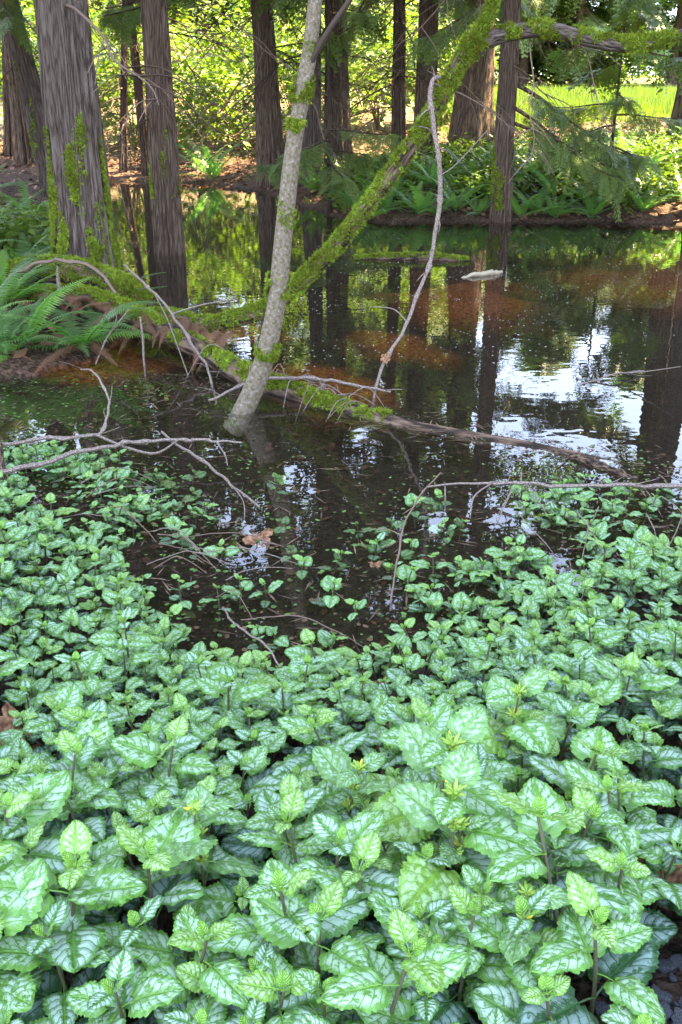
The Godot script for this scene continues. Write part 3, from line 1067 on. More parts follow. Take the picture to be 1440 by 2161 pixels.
func build_litter() -> void:
	# scraps on the soil and on the pond bed
	var where := []
	var tints := []
	for k in 3000:
		var x := rf(-1.7, 1.9)
		var z := rf(-4.6, -0.5)
		var d := from_shore(x, z)
		if d < -1.6:
			continue
		var s := rf(0.010, 0.030) if rng.randf() < 0.85 else rf(0.03, 0.065)
		where.append(Transform3D(Basis.from_euler(Vector3(rf(-0.4, 0.4), rf(0, TAU), rf(-0.4, 0.4))).scaled(Vector3.ONE * s), Vector3(x, land(x, z) + 0.006, z)))
		var y := rf(0.4, 1.3) * (1.0 if d > 0 else 0.55)
		tints.append(Color(0.17 * y, 0.075 * y, 0.032 * y) if rng.randf() < 0.75 else Color(0.10 * y, 0.12 * y, 0.03 * y))
	var o := scatter(self, "leaf_litter", S.flake, where, tints, M.litter)
	tag(o, "rotting brown leaf scraps over the bank and the shallow bed", "leaf litter")
	# things afloat in the shallows: small leaves, bits, needles
	where = []
	tints = []
	for k in 10000:
		var x := rf(-1.7, 2.1)
		var z := rf(-4.6, -2.0)
		var d := from_shore(x, z)
		if d > -0.02:
			continue
		var raft := absf(z + 3.86 - (x - 0.26) * 0.55)    # drift gathered along the sunken log
		var keep := 1.0 * smoothstep(-1.25, -0.1, d) + (1.2 * smoothstep(0.20, 0.02, raft) if x > 0.0 else 0.0)
		if rng.randf() > keep * (0.75 + nz.get_noise_2d(x * 18, z * 18 + 7)):
			continue
		var s := rf(0.005, 0.019)
		where.append(Transform3D(Basis.from_euler(Vector3(rf(-0.2, 0.2), rf(0, TAU), rf(-0.2, 0.2))).scaled(Vector3.ONE * s), Vector3(x, 0.003, z)))
		var y := rf(0.5, 1.4)
		tints.append(Color(0.09 * y, 0.17 * y, 0.035 * y) if rng.randf() < 0.55 else Color(0.11 * y, 0.065 * y, 0.03 * y))
	o = scatter(self, "floating_debris", S.round_leaf, where, tints, M.afloat)
	tag(o, "tiny green and brown leaves floating on the shallow water", "debris")
	where = []
	tints = []
	for k in 5200:
		var x := rf(-1.7, 2.2)
		var z := rf(-4.6, -2.0)
		var d := from_shore(x, z)
		if d > 0.0:
			continue
		var raft := absf(z + 3.86 - (x - 0.26) * 0.55)
		if rng.randf() > 0.35 * smoothstep(-1.3, -0.1, d) + (0.9 * smoothstep(0.25, 0.03, raft) if x > 0.0 else 0.0):
			continue
		where.append(Transform3D(Basis(Vector3.UP, rf(0, TAU)).scaled(Vector3.ONE * rf(0.03, 0.10)), Vector3(x, rf(0.002, 0.006), z)))
		var y := rf(0.4, 1.5)
		tints.append(Color(0.16 * y, 0.10 * y, 0.06 * y))
	o = scatter(self, "floating_needles", S.needle, where, tints, M.litter)
	tag(o, "thin brown needles and straw drifting along the sunken log", "debris")
	# pale specks on the far water
	where = []
	tints = []
	for k in 3600:
		var x := rf(-0.2, 4.4)
		var z := rf(-9.3, -4.6)
		if from_shore(x, z) > -0.05 or nz.get_noise_2d(x * 7, z * 11) < rf(-0.25, 0.3):
			continue
		where.append(Transform3D(Basis(Vector3.UP, rf(0, TAU)).scaled(Vector3.ONE * rf(0.005, 0.014)), Vector3(x, 0.003, z)))
		tints.append(Color(0.6, 0.56, 0.44) * rf(0.6, 1.1))
	o = scatter(self, "pollen_specks", S.round_leaf, where, tints, M.litter)
	tag(o, "pale pollen specks drifting on the open water", "pollen")
	# forest floor scraps on the far banks
	where = []
	tints = []
	for k in 9000:
		var x := rf(-6, 6)
		var z := rf(-17, -4.2)
		var d := from_shore(x, z)
		if d < 0.02 or not in_frame(Vector3(x, 0.3, z), 0.04):
			continue
		where.append(Transform3D(Basis.from_euler(Vector3(rf(-0.5, 0.5), rf(0, TAU), rf(-0.5, 0.5))).scaled(Vector3.ONE * rf(0.03, 0.11)), Vector3(x, land(x, z) + 0.015, z)))
		var y := rf(0.4, 1.4)
		tints.append(Color(0.26 * y, 0.13 * y, 0.075 * y))
	o = scatter(self, "forest_litter", S.flake, where, tints, M.litter)
	tag(o, "reddish brown needles and leaves covering the far banks", "leaf litter")


func dead_leaf(label: String, at: Vector3, size: float, e: Vector3) -> void:
	var g := Geo.new()
	var mid := g.vert(Vector3(0, 0, 0), Vector2(0.5, 0.5))
	var n := 40
	for k in n + 1:
		var a := TAU * k / n
		var r := 0.30 + 0.16 * absf(cos(a * 2.5)) + 0.03 * cos(a * 15)
		g.vert(Vector3(sin(a) * r, 0.10 * cos(a * 2 + at.x * 9) + 0.04 * sin(a * 5), cos(a) * r), Vector2(0.5 + sin(a) * r, 0.5 + cos(a) * r))
	for k in n:
		g.tri(mid, mid + 2 + k, mid + 1 + k)
	var o := thing("dead_leaf", label, "leaf", at, "")
	var st := Geo.new()
	st.tube(PackedVector3Array([Vector3(0, 0.005, 0.2), Vector3(0, 0.03, 0.5), Vector3(0.06, 0.05, 0.8)]), PackedFloat32Array([0.016, 0.014, 0.012]), 5)
	var t := Transform3D(Basis.from_euler(e).scaled(Vector3.ONE * size), Vector3.ZERO)
	part(o, "blade", g.mesh(M.dead_leaf), null, t)
	part(o, "stalk", st.mesh(M.dry_twig), null, t)


func build_stones() -> void:
	var bases := []
	for k in 5:
		var sp := SphereMesh.new()
		sp.radial_segments = 14
		sp.rings = 8
		var arr := sp.get_mesh_arrays()
		var g := Geo.new()
		g.v = arr[Mesh.ARRAY_VERTEX]
		g.uv = arr[Mesh.ARRAY_TEX_UV]
		g.i = arr[Mesh.ARRAY_INDEX]
		for q in g.v.size():
			var p := g.v[q] * 2.0
			var f := 1.0 + 0.7 * nz.get_noise_3d(p.x * 16 + k * 40, p.y * 16, p.z * 16)
			p = (p * f).clamp(Vector3(-0.8, -0.62, -0.85), Vector3(0.82, 0.6, 0.8))
			g.v[q] = p * Vector3(1, 0.6, 0.8)
		bases.append(g.mesh(M.stone))
	for k in 70:
		var x := 0.425 + rng.randfn() * 0.06
		var z := -0.865 + rng.randfn() * 0.06
		var s := rf(0.005, 0.017)
		var o := part(self, "gravel_stone", bases[k % 5], null, Transform3D(Basis.from_euler(Vector3(rf(-0.4, 0.4), rf(0, TAU), rf(-0.4, 0.4))).scaled(Vector3.ONE * s), Vector3(x, land(x, z) + s * 0.3, z)))
		tag(o, "blue-grey gravel stone on the bare patch beside the leafy carpet", "stone", "gravel beside the plants")


# ---------------------------------------------------------------- the whole place
func _ready() -> void:
	rng.seed = 20240
	nz.seed = 7
	nz.frequency = 0.1
	nz.fractal_octaves = 3
	# camera
	var cam := Camera3D.new()
	cam.name = "camera"
	cam.position = Vector3(0, 1.35, 0)
	cam.rotation_degrees = Vector3(-24.5, 0, 0)
	cam.fov = 55.7
	cam.near = 0.05
	cam.far = 500
	add_child(cam)
	cam.current = true
	# sky and exposure
	var env := Environment.new()
	env.background_mode = Environment.BG_SKY
	var sm := ProceduralSkyMaterial.new()
	sm.sky_top_color = Color(0.66, 0.74, 0.90)
	sm.sky_horizon_color = Color(0.83, 0.88, 0.95)
	sm.sky_curve = 0.2
	sm.ground_bottom_color = Color(0.20, 0.19, 0.14)
	sm.ground_horizon_color = Color(0.5, 0.52, 0.48)
	sm.sun_angle_max = 0.0
	sm.sky_energy_multiplier = 0.82
	env.sky = Sky.new()
	env.sky.sky_material = sm
	env.tonemap_mode = Environment.TONE_MAPPER_LINEAR
	env.tonemap_exposure = 13.2
	env.sdfgi_enabled = true
	env.ssao_enabled = true
	env.ssil_enabled = true
	var we := WorldEnvironment.new()
	we.name = "world_environment"
	we.environment = env
	add_child(we)
	# sun, high behind the trees and to the right
	var sun := DirectionalLight3D.new()
	sun.name = "sun"
	sun.light_energy = 1.6
	sun.light_color = Color(1.0, 0.91, 0.72)
	sun.light_angular_distance = 0.5
	sun.shadow_enabled = true
	add_child(sun)
	sun.look_at_from_position(Vector3(0.56, 0.80, -0.20) * 20, Vector3.ZERO, Vector3.UP)

	make_materials()
	make_meshes()
	print("materials and meshes ", Time.get_ticks_msec())
	build_ground()
	# water: one calm sheet, cut by the banks
	var pm := PlaneMesh.new()
	pm.size = Vector2(10, 13)
	var wg := Geo.new()
	var wx := [-4.0, 7.0]
	var wz := [-1.5, -14.6]
	for q in [[0, 0], [1, 0], [1, 1], [0, 1]]:
		wg.vert(Vector3(wx[q[0]], 0, wz[q[1]]), Vector2(wx[q[0]], wz[q[1]]))
	wg.quad(0, 3, 2, 1)
	if (wg.v[wg.i[2]] - wg.v[wg.i[0]]).cross(wg.v[wg.i[1]] - wg.v[wg.i[0]]).y < 0:
		wg.i.reverse()
	var water := part(self, "water", wg.mesh(M.water))
	tag(water, "dark still pond water mirroring the trees", "", "", "structure")
	print("ground ", Time.get_ticks_msec())

	build_trees()
	print("trees ", Time.get_ticks_msec())
	build_alder_and_logs()
	build_undergrowth()
	print("undergrowth ", Time.get_ticks_msec())
	build_bank_plants()
	build_litter()
	build_stones()
	dead_leaf("curled brown dead leaf beside the gravel under large leaves", Vector3(0.485, land(0.485, -1.1) + 0.05, -1.10), 0.11, Vector3(0.5, 0.4, 0.3))
	dead_leaf("pale tan dead leaf at the left fringe of the leafy carpet", Vector3(-0.62, land(-0.62, -1.5) + 0.07, -1.50), 0.10, Vector3(0.7, 1.4, 0.2))
	dead_leaf("broad brown dead leaf sunk in the shallow water", Vector3(-0.27, 0.004, -2.76), 0.13, Vector3(0.02, 0.8, 0.0))
	dead_leaf("small rust-brown dead leaf floating in the shallows", Vector3(0.10, 0.004, -2.58), 0.05, Vector3(0.05, 2.1, 0.0))
	dead_leaf("shrivelled pale leaf caught on the hanging branch", Vector3(0.20, 0.17, -4.26), 0.055, Vector3(1.1, 0.3, 0.2))
	print("all ", Time.get_ticks_msec())


func build_trees() -> void:
	var c := func(called: String, label: String, x: float, z: float, p: Dictionary, group := "") -> void:
		p.at = Vector3(x, land(clampf(x, -14, 14), maxf(z, -60)), z)
		conifer(called, label, p, group)
	c.call("cedar_tree", "thick grey-barked cedar with mossy foot beside the ferns on the bank", -1.61, -6.2, {"d": 0.30, "tall": 15.0, "lean": Vector2(0.012, 0.0), "flare": 1.55, "from": 3.2, "limbs": 40, "dead": 3, "dead_from": 1.2, "moss": [7000, 0.0, 1.15, 0.24]})
	c.call("cedar_tree", "slim straight cedar standing in the water with moss on its bark", -1.39, -8.0, {"bark": "red_bark", "d": 0.205, "tall": 14.0, "lean": Vector2(0.01, 0.0), "flare": 1.15, "from": 2.9, "limbs": 36, "dead": 5, "dead_from": 1.0, "moss": [1500, 0.5, 1.3, 0.55]})
	c.call("cedar_tree", "brown cedar beside a sunlit earth slope behind the channel", -0.86, -12.7, {"bark": "red_bark", "d": 0.27, "tall": 16.0, "lean": Vector2(-0.03, 0), "from": 2.6, "limbs": 42, "dead": 30, "low": [[240, 2.6, 2.0, -14], [280, 2.6, 2.0, -10], [160, 2.8, 1.6, -20]]})
	c.call("cedar_tree", "reddish cedar with a darker trunk pressed against it", -0.03, -12.85, {"d": 0.27, "tall": 16.0, "lean": Vector2(-0.02, 0), "flare": 1.5, "bark": "red_bark", "from": 2.8, "limbs": 40, "dead": 16, "low": [[180, 2.8, 1.6, -20]]})
	c.call("cedar_tree", "dark narrow cedar half hidden between two thicker trunks", -0.37, -12.5, {"d": 0.19, "tall": 13.0, "lean": Vector2(0.03, 0), "from": 3.0, "limbs": 30, "dead": 4})
	c.call("cedar_tree", "narrow straight reddish trunk alone in front of bright leaves", 0.74, -13.2, {"d": 0.16, "tall": 13.0, "lean": Vector2(-0.02, 0), "bark": "red_bark", "flare": 1.3, "from": 3.0, "limbs": 32, "dead": 18, "low": [[230, 2.5, 1.5, -40], [130, 2.6, 1.5, -30]]})
	c.call("cedar_tree", "dark cedar trunk behind the mossy leaning trunk and hanging branch", 1.05, -12.9, {"d": 0.24, "tall": 16.0, "lean": Vector2(-0.01, 0), "bark": "red_bark", "from": 2.8, "limbs": 40, "dead": 14, "low": [[170, 2.6, 1.8, -22], [100, 2.5, 1.4, -20]]})
	c.call("cedar_tree", "massive cedar with a wide fluted foot on the far bank", 1.63, -12.9, {"d": 0.40, "tall": 19.0, "lean": Vector2(0.015, 0), "flare": 1.7, "fluted": 12.0, "bark": "red_bark", "from": 2.6, "limbs": 46, "reach": 2.8, "dead": 12, "dead_from": 1.4, "low": [[175, 2.5, 1.8, -20], [140, 2.8, 2.0, -8]]})
	c.call("cedar_tree", "slender mossy trunk rising from the far water edge", 1.56, -9.85, {"d": 0.175, "tall": 13.0, "lean": Vector2(-0.012, 0), "flare": 1.2, "bark": "red_bark", "from": 2.6, "limbs": 36, "dead": 12, "dead_from": 1.2, "moss": [1000, 0.1, 1.0, 0.5], "low": [[90, 1.25, 1.45, -20], [108, 1.05, 1.3, -22], [100, 0.9, 1.2, -12], [300, 2.0, 1.0, -15]]})
	c.call("cedar_tree", "stout cedar at the top of the fern slope by the meadow", 4.12, -12.4, {"d": 0.34, "tall": 18.0, "lean": Vector2(0.03, 0), "from": 3.3, "limbs": 60, "reach": 3.2, "low": [[260, 2.8, 2.6, -4], [280, 2.9, 2.6, -2], [235, 2.8, 2.4, -5]]})
	c.call("cedar_tree", "dark leaning cedar behind the thick mossy-footed trunk", -3.2, -11.4, {"d": 0.23, "tall": 15.0, "lean": Vector2(-0.14, 0), "from": 3.0, "limbs": 38, "dead": 10, "low": [[160, 2.6, 1.6, -25]], "moss": [900, 0.4, 1.4, 0.55]})
	c.call("cedar_tree", "sunlit reddish cedar deep in the grove above the ferns", -4.35, -14.3, {"d": 0.26, "tall": 16.0, "bark": "red_bark", "from": 3.2, "limbs": 36, "dead": 8})
	c.call("cedar_tree", "thin reddish cedar in the grove shadow with bare twigs", -4.75, -14.9, {"d": 0.18, "tall": 14.0, "lean": Vector2(0.1, 0), "bark": "red_bark", "from": 3.2, "limbs": 30, "dead": 8})
	c.call("young_cedar_tree", "thin young trunk with many dry twigs at the channel end", -2.63, -13.9, {"d": 0.12, "tall": 10.0, "lean": Vector2(-0.03, 0), "bark": "red_bark", "flare": 1.3, "from": 2.6, "limbs": 26, "reach": 1.5, "dead": 26, "dead_from": 0.5})
	c.call("young_cedar_tree", "thinnest young trunk leaning beside its twiggy neighbour", -3.0, -14.1, {"d": 0.09, "tall": 9.0, "lean": Vector2(0.10, 0), "bark": "red_bark", "flare": 1.3, "from": 2.6, "limbs": 24, "reach": 1.4, "dead": 22, "dead_from": 0.5})
	c.call("cedar_sapling", "slight cedar sapling with drooping sprays over the water behind the mossy trunk", -0.12, -10.35, {"d": 0.045, "tall": 2.7, "flare": 1.2, "limbs": 6, "from": 1.6, "reach": 0.8, "sprays": 12, "spray": 0.3, "low": [[170, 0.5, 0.8, 2], [205, 0.7, 0.8, 5], [245, 0.6, 0.7, 0], [130, 0.8, 0.8, 8], [95, 0.6, 0.6, 5]], "thick": 34.0, "fine_spray": 0.24})
	c.call("cedar_sapling", "slight cedar sapling with drooping sprays between ferns on the far shore", 2.75, -10.5, {"d": 0.04, "tall": 2.0, "flare": 1.2, "limbs": 5, "from": 1.2, "reach": 0.7, "sprays": 12, "spray": 0.3, "low": [[170, 0.5, 0.7, 5], [215, 0.7, 0.8, 8], [260, 0.5, 0.7, 5], [120, 0.8, 0.7, 8], [300, 0.9, 0.7, 6], [190, 1.0, 0.7, 6]], "thick": 34.0, "fine_spray": 0.24})
	# trees to both sides whose shade and mirror image fall on the pond
	var side := [[5.0, -6.2, 0.42, 17.0], [6.4, -7.6, 0.40, 18.0], [4.3, -9.3, 0.28, 16.0], [3.55, -9.9, 0.22, 14.0], [6.1, -5.2, 0.36, 16.0], [7.6, -6.3, 0.38, 19.0], [7.8, -8.9, 0.4, 18.0], [5.4, -4.3, 0.3, 15.0], [5.7, -2.9, 0.34, 17.0], [6.9, -3.6, 0.36, 18.0], [6.4, -1.7, 0.34, 16.0], [7.7, -2.2, 0.36, 17.0], [-4.2, -6.8, 0.4, 17.0], [-4.6, -10.0, 0.35, 16.0], [-5.0, -4.4, 0.4, 16.0]]
	for a in side:
		c.call("tall_cedar_tree", "tall cedar beside the pond whose mirror image darkens the water", a[0], a[1], {"d": a[2], "tall": a[3], "from": (4.4 if a[1] < -7.0 else 4.2) if a[0] > 0 else 3.0, "limbs": 56, "reach": 2.7, "sprays": 26, "fine": true, "spray": 0.72}, "tall cedars to the sides of the pond")
	# second row, then the wood beyond the meadow
	for k in 7:
		var x := -10.0 + k * 1.9 + rf(-0.4, 0.4)
		c.call("forest_tree", "sunlit evergreen in the bright wood behind the channel", x, rf(-30.0, -22.5), {"d": rf(0.16, 0.3), "tall": rf(5.0, 8.0), "fine": false, "from": rf(1.2, 2.0), "limbs": 34, "reach": 1.9, "sprays": 16, "spray": 0.6, "dead": 3, "bark": "red_bark"}, "sunlit trees behind the channel")
	for k in 16:
		c.call("meadow_edge_tree", "distant evergreen along the far edge of the sunny meadow", 1.0 + k * 1.5 + rf(-0.5, 0.5), rf(-48.0, -40.0), {"d": rf(0.3, 0.5), "tall": rf(9.0, 13.0), "fine": false, "from": rf(1.0, 2.2), "limbs": 48, "reach": 3.2, "sprays": 18, "spray": 0.95, "bark": "red_bark"}, "trees beyond the meadow")


func rel_to(base: Vector3, a: Array) -> Array:
	var r := []
	for q in a:
		r.append([q[0] - base.x, q[1] - base.y, q[2] - base.z, q[3]])
	return r

func build_alder_and_logs() -> void:
	# grey leaning trunk rising out of the water
	var base := Vector3(-0.44, -0.18, -4.02)
	var o := thing("leaning_alder_tree", "smooth grey trunk with lichen leaning out of the pond", "tree", base)
	var ctrl := [[-0.475, -0.09, -4.02, 0.0493], [-0.44, -0.03, -4.02, 0.0475], [-0.36, 0.14, -4.02, 0.0449], [-0.305, 0.31, -4.02, 0.0414], [-0.262, 0.51, -4.02, 0.0387], [-0.228, 0.78, -4.02, 0.0352], [-0.18, 1.10, -4.02, 0.0317], [-0.14, 1.30, -4.02, 0.0299], [-0.108, 1.49, -4.02, 0.0273], [-0.06, 1.9, -4.02, 0.0255], [0.05, 2.9, -4.0, 0.0194], [0.1, 4.2, -3.9, 0.0088]]
	var g := Geo.new()
	var pr := path(rel_to(base, ctrl), 8)
	g.tube(pr[0], pr[1], 28, 1.0, nz, 0.12, 5.0, 18.0, Color.WHITE, 1.0)
	var bole := part(o, "trunk", g.mesh(M.alder))
	g = Geo.new()
	pr = path(rel_to(base, [[-0.135, 1.34, -4.02, 0.016], [-0.10, 1.40, -4.0, 0.013], [-0.04, 1.49, -3.97, 0.011], [0.06, 1.62, -3.95, 0.009], [0.3, 1.95, -3.9, 0.005]]), 6)
	g.tube(pr[0], pr[1], 9, 4.0, nz, 0.2, 2.0, 30.0)
	part(o, "branch", g.mesh(M.dark_twig))
	moss_on(bole, rel_to(base, [[-0.156, 1.24, -4.02, 0.036], [-0.148, 1.29, -4.02, 0.038], [-0.140, 1.34, -4.02, 0.035]]), 1100, 0.008, 0.0, 0, 1, 0.3)
	moss_on(bole, rel_to(base, [[-0.178, 1.12, -4.02, 0.036], [-0.165, 1.18, -4.02, 0.036]]), 260, 0.010, 0.0, 0, 1, 0.45)
	moss_on(bole, rel_to(base, [[-0.27, 0.50, -4.02, 0.045], [-0.255, 0.59, -4.02, 0.044]]), 900, 0.008, 0.0, 0, 1, 0.40)
	moss_on(bole, rel_to(base, [[-0.325, 0.24, -4.02, 0.050], [-0.305, 0.31, -4.02, 0.048]]), 800, 0.008, 0.0, 0, 1, 0.42)
	moss_on(bole, rel_to(base, [[-0.228, 0.78, -4.02, 0.040], [-0.19, 1.05, -4.02, 0.037], [-0.12, 1.45, -4.02, 0.032]]), 300, 0.008, 0.0, 0, 1, 0.62)

	# mossy trunk leaning to the right, with its arched limb
	base = Vector3(-1.07, 0.05, -5.6)
	o = thing("mossy_leaning_tree", "moss-coated trunk leaning diagonally behind the grey one with an arched limb", "tree", base)
	var lean := [[-1.12, 0.03, -5.65, 0.0484], [-0.95, 0.09, -5.4, 0.0468], [-0.71, 0.12, -5.1, 0.0437], [-0.38, 0.25, -4.9, 0.0406], [-0.24, 0.37, -4.82, 0.0390], [-0.05, 0.55, -4.8, 0.0382], [0.15, 0.81, -4.72, 0.0359], [0.34, 1.07, -4.7, 0.0343], [0.45, 1.26, -4.62, 0.0328], [0.55, 1.45, -4.6, 0.0320], [0.63, 1.58, -4.6, 0.0191], [0.68, 1.9, -4.6, 0.0170], [0.8, 2.6, -4.7, 0.0117], [0.9, 3.4, -4.9, 0.0053]]
	g = Geo.new()
	pr = path(rel_to(base, lean), 8)
	g.tube(pr[0], pr[1], 22, 1.0, nz, 0.2, 4.0, 14.0)
	bole = part(o, "trunk", g.mesh(M.rotten))
	moss_on(bole, rel_to(base, lean), 14000, 0.0105, 0.25, 0.0, 0.80, 0.04)
	var arch := [[0.53, 1.40, -4.6, 0.0344], [0.65, 1.475, -4.6, 0.0333], [0.76, 1.50, -4.55, 0.0324], [0.87, 1.505, -4.5, 0.0314], [0.99, 1.48, -4.5, 0.0304], [1.12, 1.45, -4.45, 0.0293], [1.23, 1.45, -4.4, 0.0283], [1.39, 1.48, -4.4, 0.0263], [1.62, 1.55, -4.3, 0.0232], [2.1, 1.8, -4.2, 0.0152], [2.6, 2.1, -4.2, 0.0061]]
	g = Geo.new()
	pr = path(rel_to(base, arch), 8)
	g.tube(pr[0], pr[1], 18, 1.0, nz, 0.15, 4.0, 14.0)
	var limb := part(o, "arched_limb", g.mesh(M.bark))
	moss_on(limb, rel_to(base, arch), 4600, 0.0095, 0.0, 0.0, 0.75, 0.30)
	moss_on(bole, rel_to(base, [[0.53, 1.38, -4.6, 0.036], [0.62, 1.45, -4.6, 0.036]]), 900, 0.010)
	for a in [[0.40, 1.30, 70, 0.55, -10], [0.62, 1.50, 80, 0.5, 10], [0.8, 1.49, 170, 0.5, -55], [1.0, 1.47, 120, 0.45, -45]]:
		var az := deg_to_rad(a[2])
		var pi := deg_to_rad(a[4])
		part(o, "twig", S["dead%d" % rng.randi_range(0, 3)], M.dry_twig, Transform3D(turned(Vector3(sin(az) * cos(pi), sin(pi), -cos(az) * cos(pi)), Vector3.UP, a[3]), Vector3(a[0], a[1], -4.6) - base))

	# thin branch hanging from the mossy trunk into the water
	stick("hanging_branch", "long thin grey branch hanging from the mossy trunk into the water", "branch", [[0.47, 1.325, -4.66, 0.010], [0.41, 1.325, -4.60, 0.011], [0.385, 1.27, -4.57, 0.012], [0.385, 1.20, -4.55, 0.012], [0.418, 1.03, -4.5, 0.012], [0.435, 0.83, -4.5, 0.0115], [0.41, 0.63, -4.45, 0.011], [0.36, 0.45, -4.4, 0.0105], [0.28, 0.27, -4.35, 0.010], [0.17, 0.10, -4.25, 0.008], [0.13, -0.06, -4.2, 0.006]], M.twig, 8, [[[0.44, 0.93, -4.5, 0.004], [0.5, 0.98, -4.45, 0.003], [0.62, 1.12, -4.4, 0.002]], [[0.30, 0.31, -4.36, 0.004], [0.24, 0.36, -4.4, 0.003], [0.14, 0.36, -4.45, 0.002]]])

	# fallen log running into the pond
	var log := [[-2.1, 0.06, -5.9, 0.060], [-1.82, 0.14, -5.62, 0.064], [-1.53, 0.17, -5.55, 0.066], [-1.24, 0.15, -5.36, 0.060], [-0.91, 0.115, -4.97, 0.056], [-0.68, 0.08, -4.69, 0.052], [-0.45, 0.045, -4.42, 0.050], [-0.22, 0.012, -4.24, 0.047], [-0.04, 0.0, -4.08, 0.044], [0.26, -0.012, -3.86, 0.034], [0.47, -0.014, -3.75, 0.030], [0.75, -0.012, -3.60, 0.026], [1.05, -0.02, -3.42, 0.02]]
	base = Vector3(-2.1, 0.06, -5.9)
	o = thing("fallen_log", "fallen mossy log sloping from the ferny bank under water", "log", base)
	g = Geo.new()
	pr = path(rel_to(base, log), 8)
	g.tube(pr[0], pr[1], 20, 1.0, nz, 0.28, 4.0, 12.0)
	part(o, "trunk", g.mesh(M.rotten))
	moss_on(o, rel_to(base, log.slice(0, 10)), 9500, 0.0110, 0.72, 0.0, 0.97, 0.22)
	for k in 26:
		var f := rng.randf()
		var x := lerpf(-0.75, 0.15, f)
		var z := lerpf(-4.75, -3.95, f) + rf(-0.03, 0.06)
		var y := lerpf(0.09, 0.01, f) + 0.03
		var az := rf(0, TAU)
		g = Geo.new()
		var l := rf(0.08, 0.24)
		pr = path(rel_to(base, [[x, y, z, 0.0028], [x + sin(az) * l * 0.5, y + rf(-0.02, 0.05), z + cos(az) * l * 0.3, 0.0022], [x + sin(az) * l, y - rf(0.02, 0.12), z + cos(az) * l * 0.6 + 0.05, 0.0014]]), 4)
		g.tube(pr[0], pr[1], 5)
		part(o, "dry_stalk", g.mesh(M.twig if k % 3 else M.dry_twig))

	# mossy old log lying on the bank behind
	base = Vector3(-1.95, 0.22, -5.95)
	var old := [[-2.2, 0.16, -6.1, 0.07], [-1.85, 0.24, -5.95, 0.085], [-1.55, 0.25, -5.8, 0.085], [-1.28, 0.19, -5.72, 0.07], [-1.12, 0.11, -5.66, 0.05]]
	o = thing("mossy_log", "short thick log cushioned in yellow-green moss beneath the fern fronds", "log", base)
	g = Geo.new()
	pr = path(rel_to(base, old), 8)
	g.tube(pr[0], pr[1], 20, 1.0, nz, 0.3, 4.0, 8.0)
	part(o, "trunk", g.mesh(M.rotten))
	moss_on(o, rel_to(base, old), 6500, 0.0125, 0.6)
	# dry fronds drooping over the logs
	for k in 40:
		var s: float = rng.randf()
		var p := Vector3(lerpf(-1.75, -0.55, s), lerpf(0.22, 0.16, s), lerpf(-5.65, -4.8, s))
		var az := rf(0, TAU)
		var w := part(o, "dry_frond", S["frond%d" % rng.randi_range(0, 3)], M.dead_frond, Transform3D(turned(Vector3(sin(az), rf(-1.1, -0.3), -cos(az) + 0.6), Vector3.UP, rf(0.18, 0.38)), p - base))
		w.set_meta("label", "dry brown drooping fern frond")
	stick("arched_dead_branch", "bare tan branch arching over the mossy log", "branch", [[-1.92, 0.24, -5.6, 0.012], [-1.78, 0.34, -5.55, 0.012], [-1.55, 0.40, -5.45, 0.011], [-1.35, 0.36, -5.38, 0.010], [-1.22, 0.24, -5.3, 0.009]], M.dry_twig, 8)
	stick("leaning_stick", "grey stick slanting over the fallen log into the water", "branch", [[-1.14, 0.42, -5.15, 0.005], [-0.95, 0.32, -4.95, 0.007], [-0.75, 0.16, -4.7, 0.008], [-0.62, 0.03, -4.45, 0.008], [-0.58, -0.08, -4.35, 0.007]], M.twig, 7, [[[-0.85, 0.24, -4.82, 0.005], [-0.7, 0.28, -4.85, 0.004], [-0.52, 0.30, -4.9, 0.003]], [[-0.95, 0.32, -4.95, 0.004], [-0.86, 0.2, -4.8, 0.003], [-0.74, 0.0, -4.55, 0.003]]])
	stick("upright_stick", "short pale broken stick standing on the mossy log", "branch", [[-1.58, 0.20, -5.45, 0.017], [-1.58, 0.30, -5.44, 0.013], [-1.57, 0.37, -5.43, 0.004]], M.twig, 6)
	stick("forked_twig", "small grey forked twig above the dry fern fronds", "branch", [[-1.22, 0.02, -4.7, 0.006], [-1.14, 0.17, -4.75, 0.005], [-1.05, 0.27, -4.8, 0.003]], M.twig, 6, [[[-1.14, 0.17, -4.75, 0.004], [-1.10, 0.25, -4.72, 0.003], [-1.12, 0.30, -4.7, 0.002]]])
	stick("thin_dark_stick", "thin dark stick poking up from the water by the log", "branch", [[-0.98, -0.06, -4.72, 0.008], [-0.99, 0.1, -4.75, 0.008], [-1.0, 0.24, -4.78, 0.006]], M.twig, 6)
	stick("water_stick", "smooth grey stick lying over the log behind the grey trunk", "branch", [[-0.58, 0.04, -4.05, 0.007], [-0.34, 0.085, -4.22, 0.009], [-0.04, 0.07, -4.24, 0.009], [0.23, 0.035, -4.19, 0.006]], M.twig, 8, [[[-0.1, 0.07, -4.24, 0.004], [-0.04, 0.0, -4.17, 0.003], [0.0, -0.05, -4.12, 0.002]]])
	# floating timber
	o = thing("floating_log", "slim mossy log floating on the open water", "log", Vector3(0.11, 0.0, -7.78))
	g = Geo.new()
	var fl := [[0, 0.0, 0, 0.018], [0.25, 0.012, 0.02, 0.032], [0.6, 0.014, 0.05, 0.034], [0.88, 0.002, 0.09, 0.02]]
	pr = path(fl, 8)
	g.tube(pr[0], pr[1], 14, 1.0, nz, 0.3, 4.0, 12.0)
	part(o, "trunk", g.mesh(M.rotten))
	moss_on(o, fl, 2400, 0.010, 0.85)
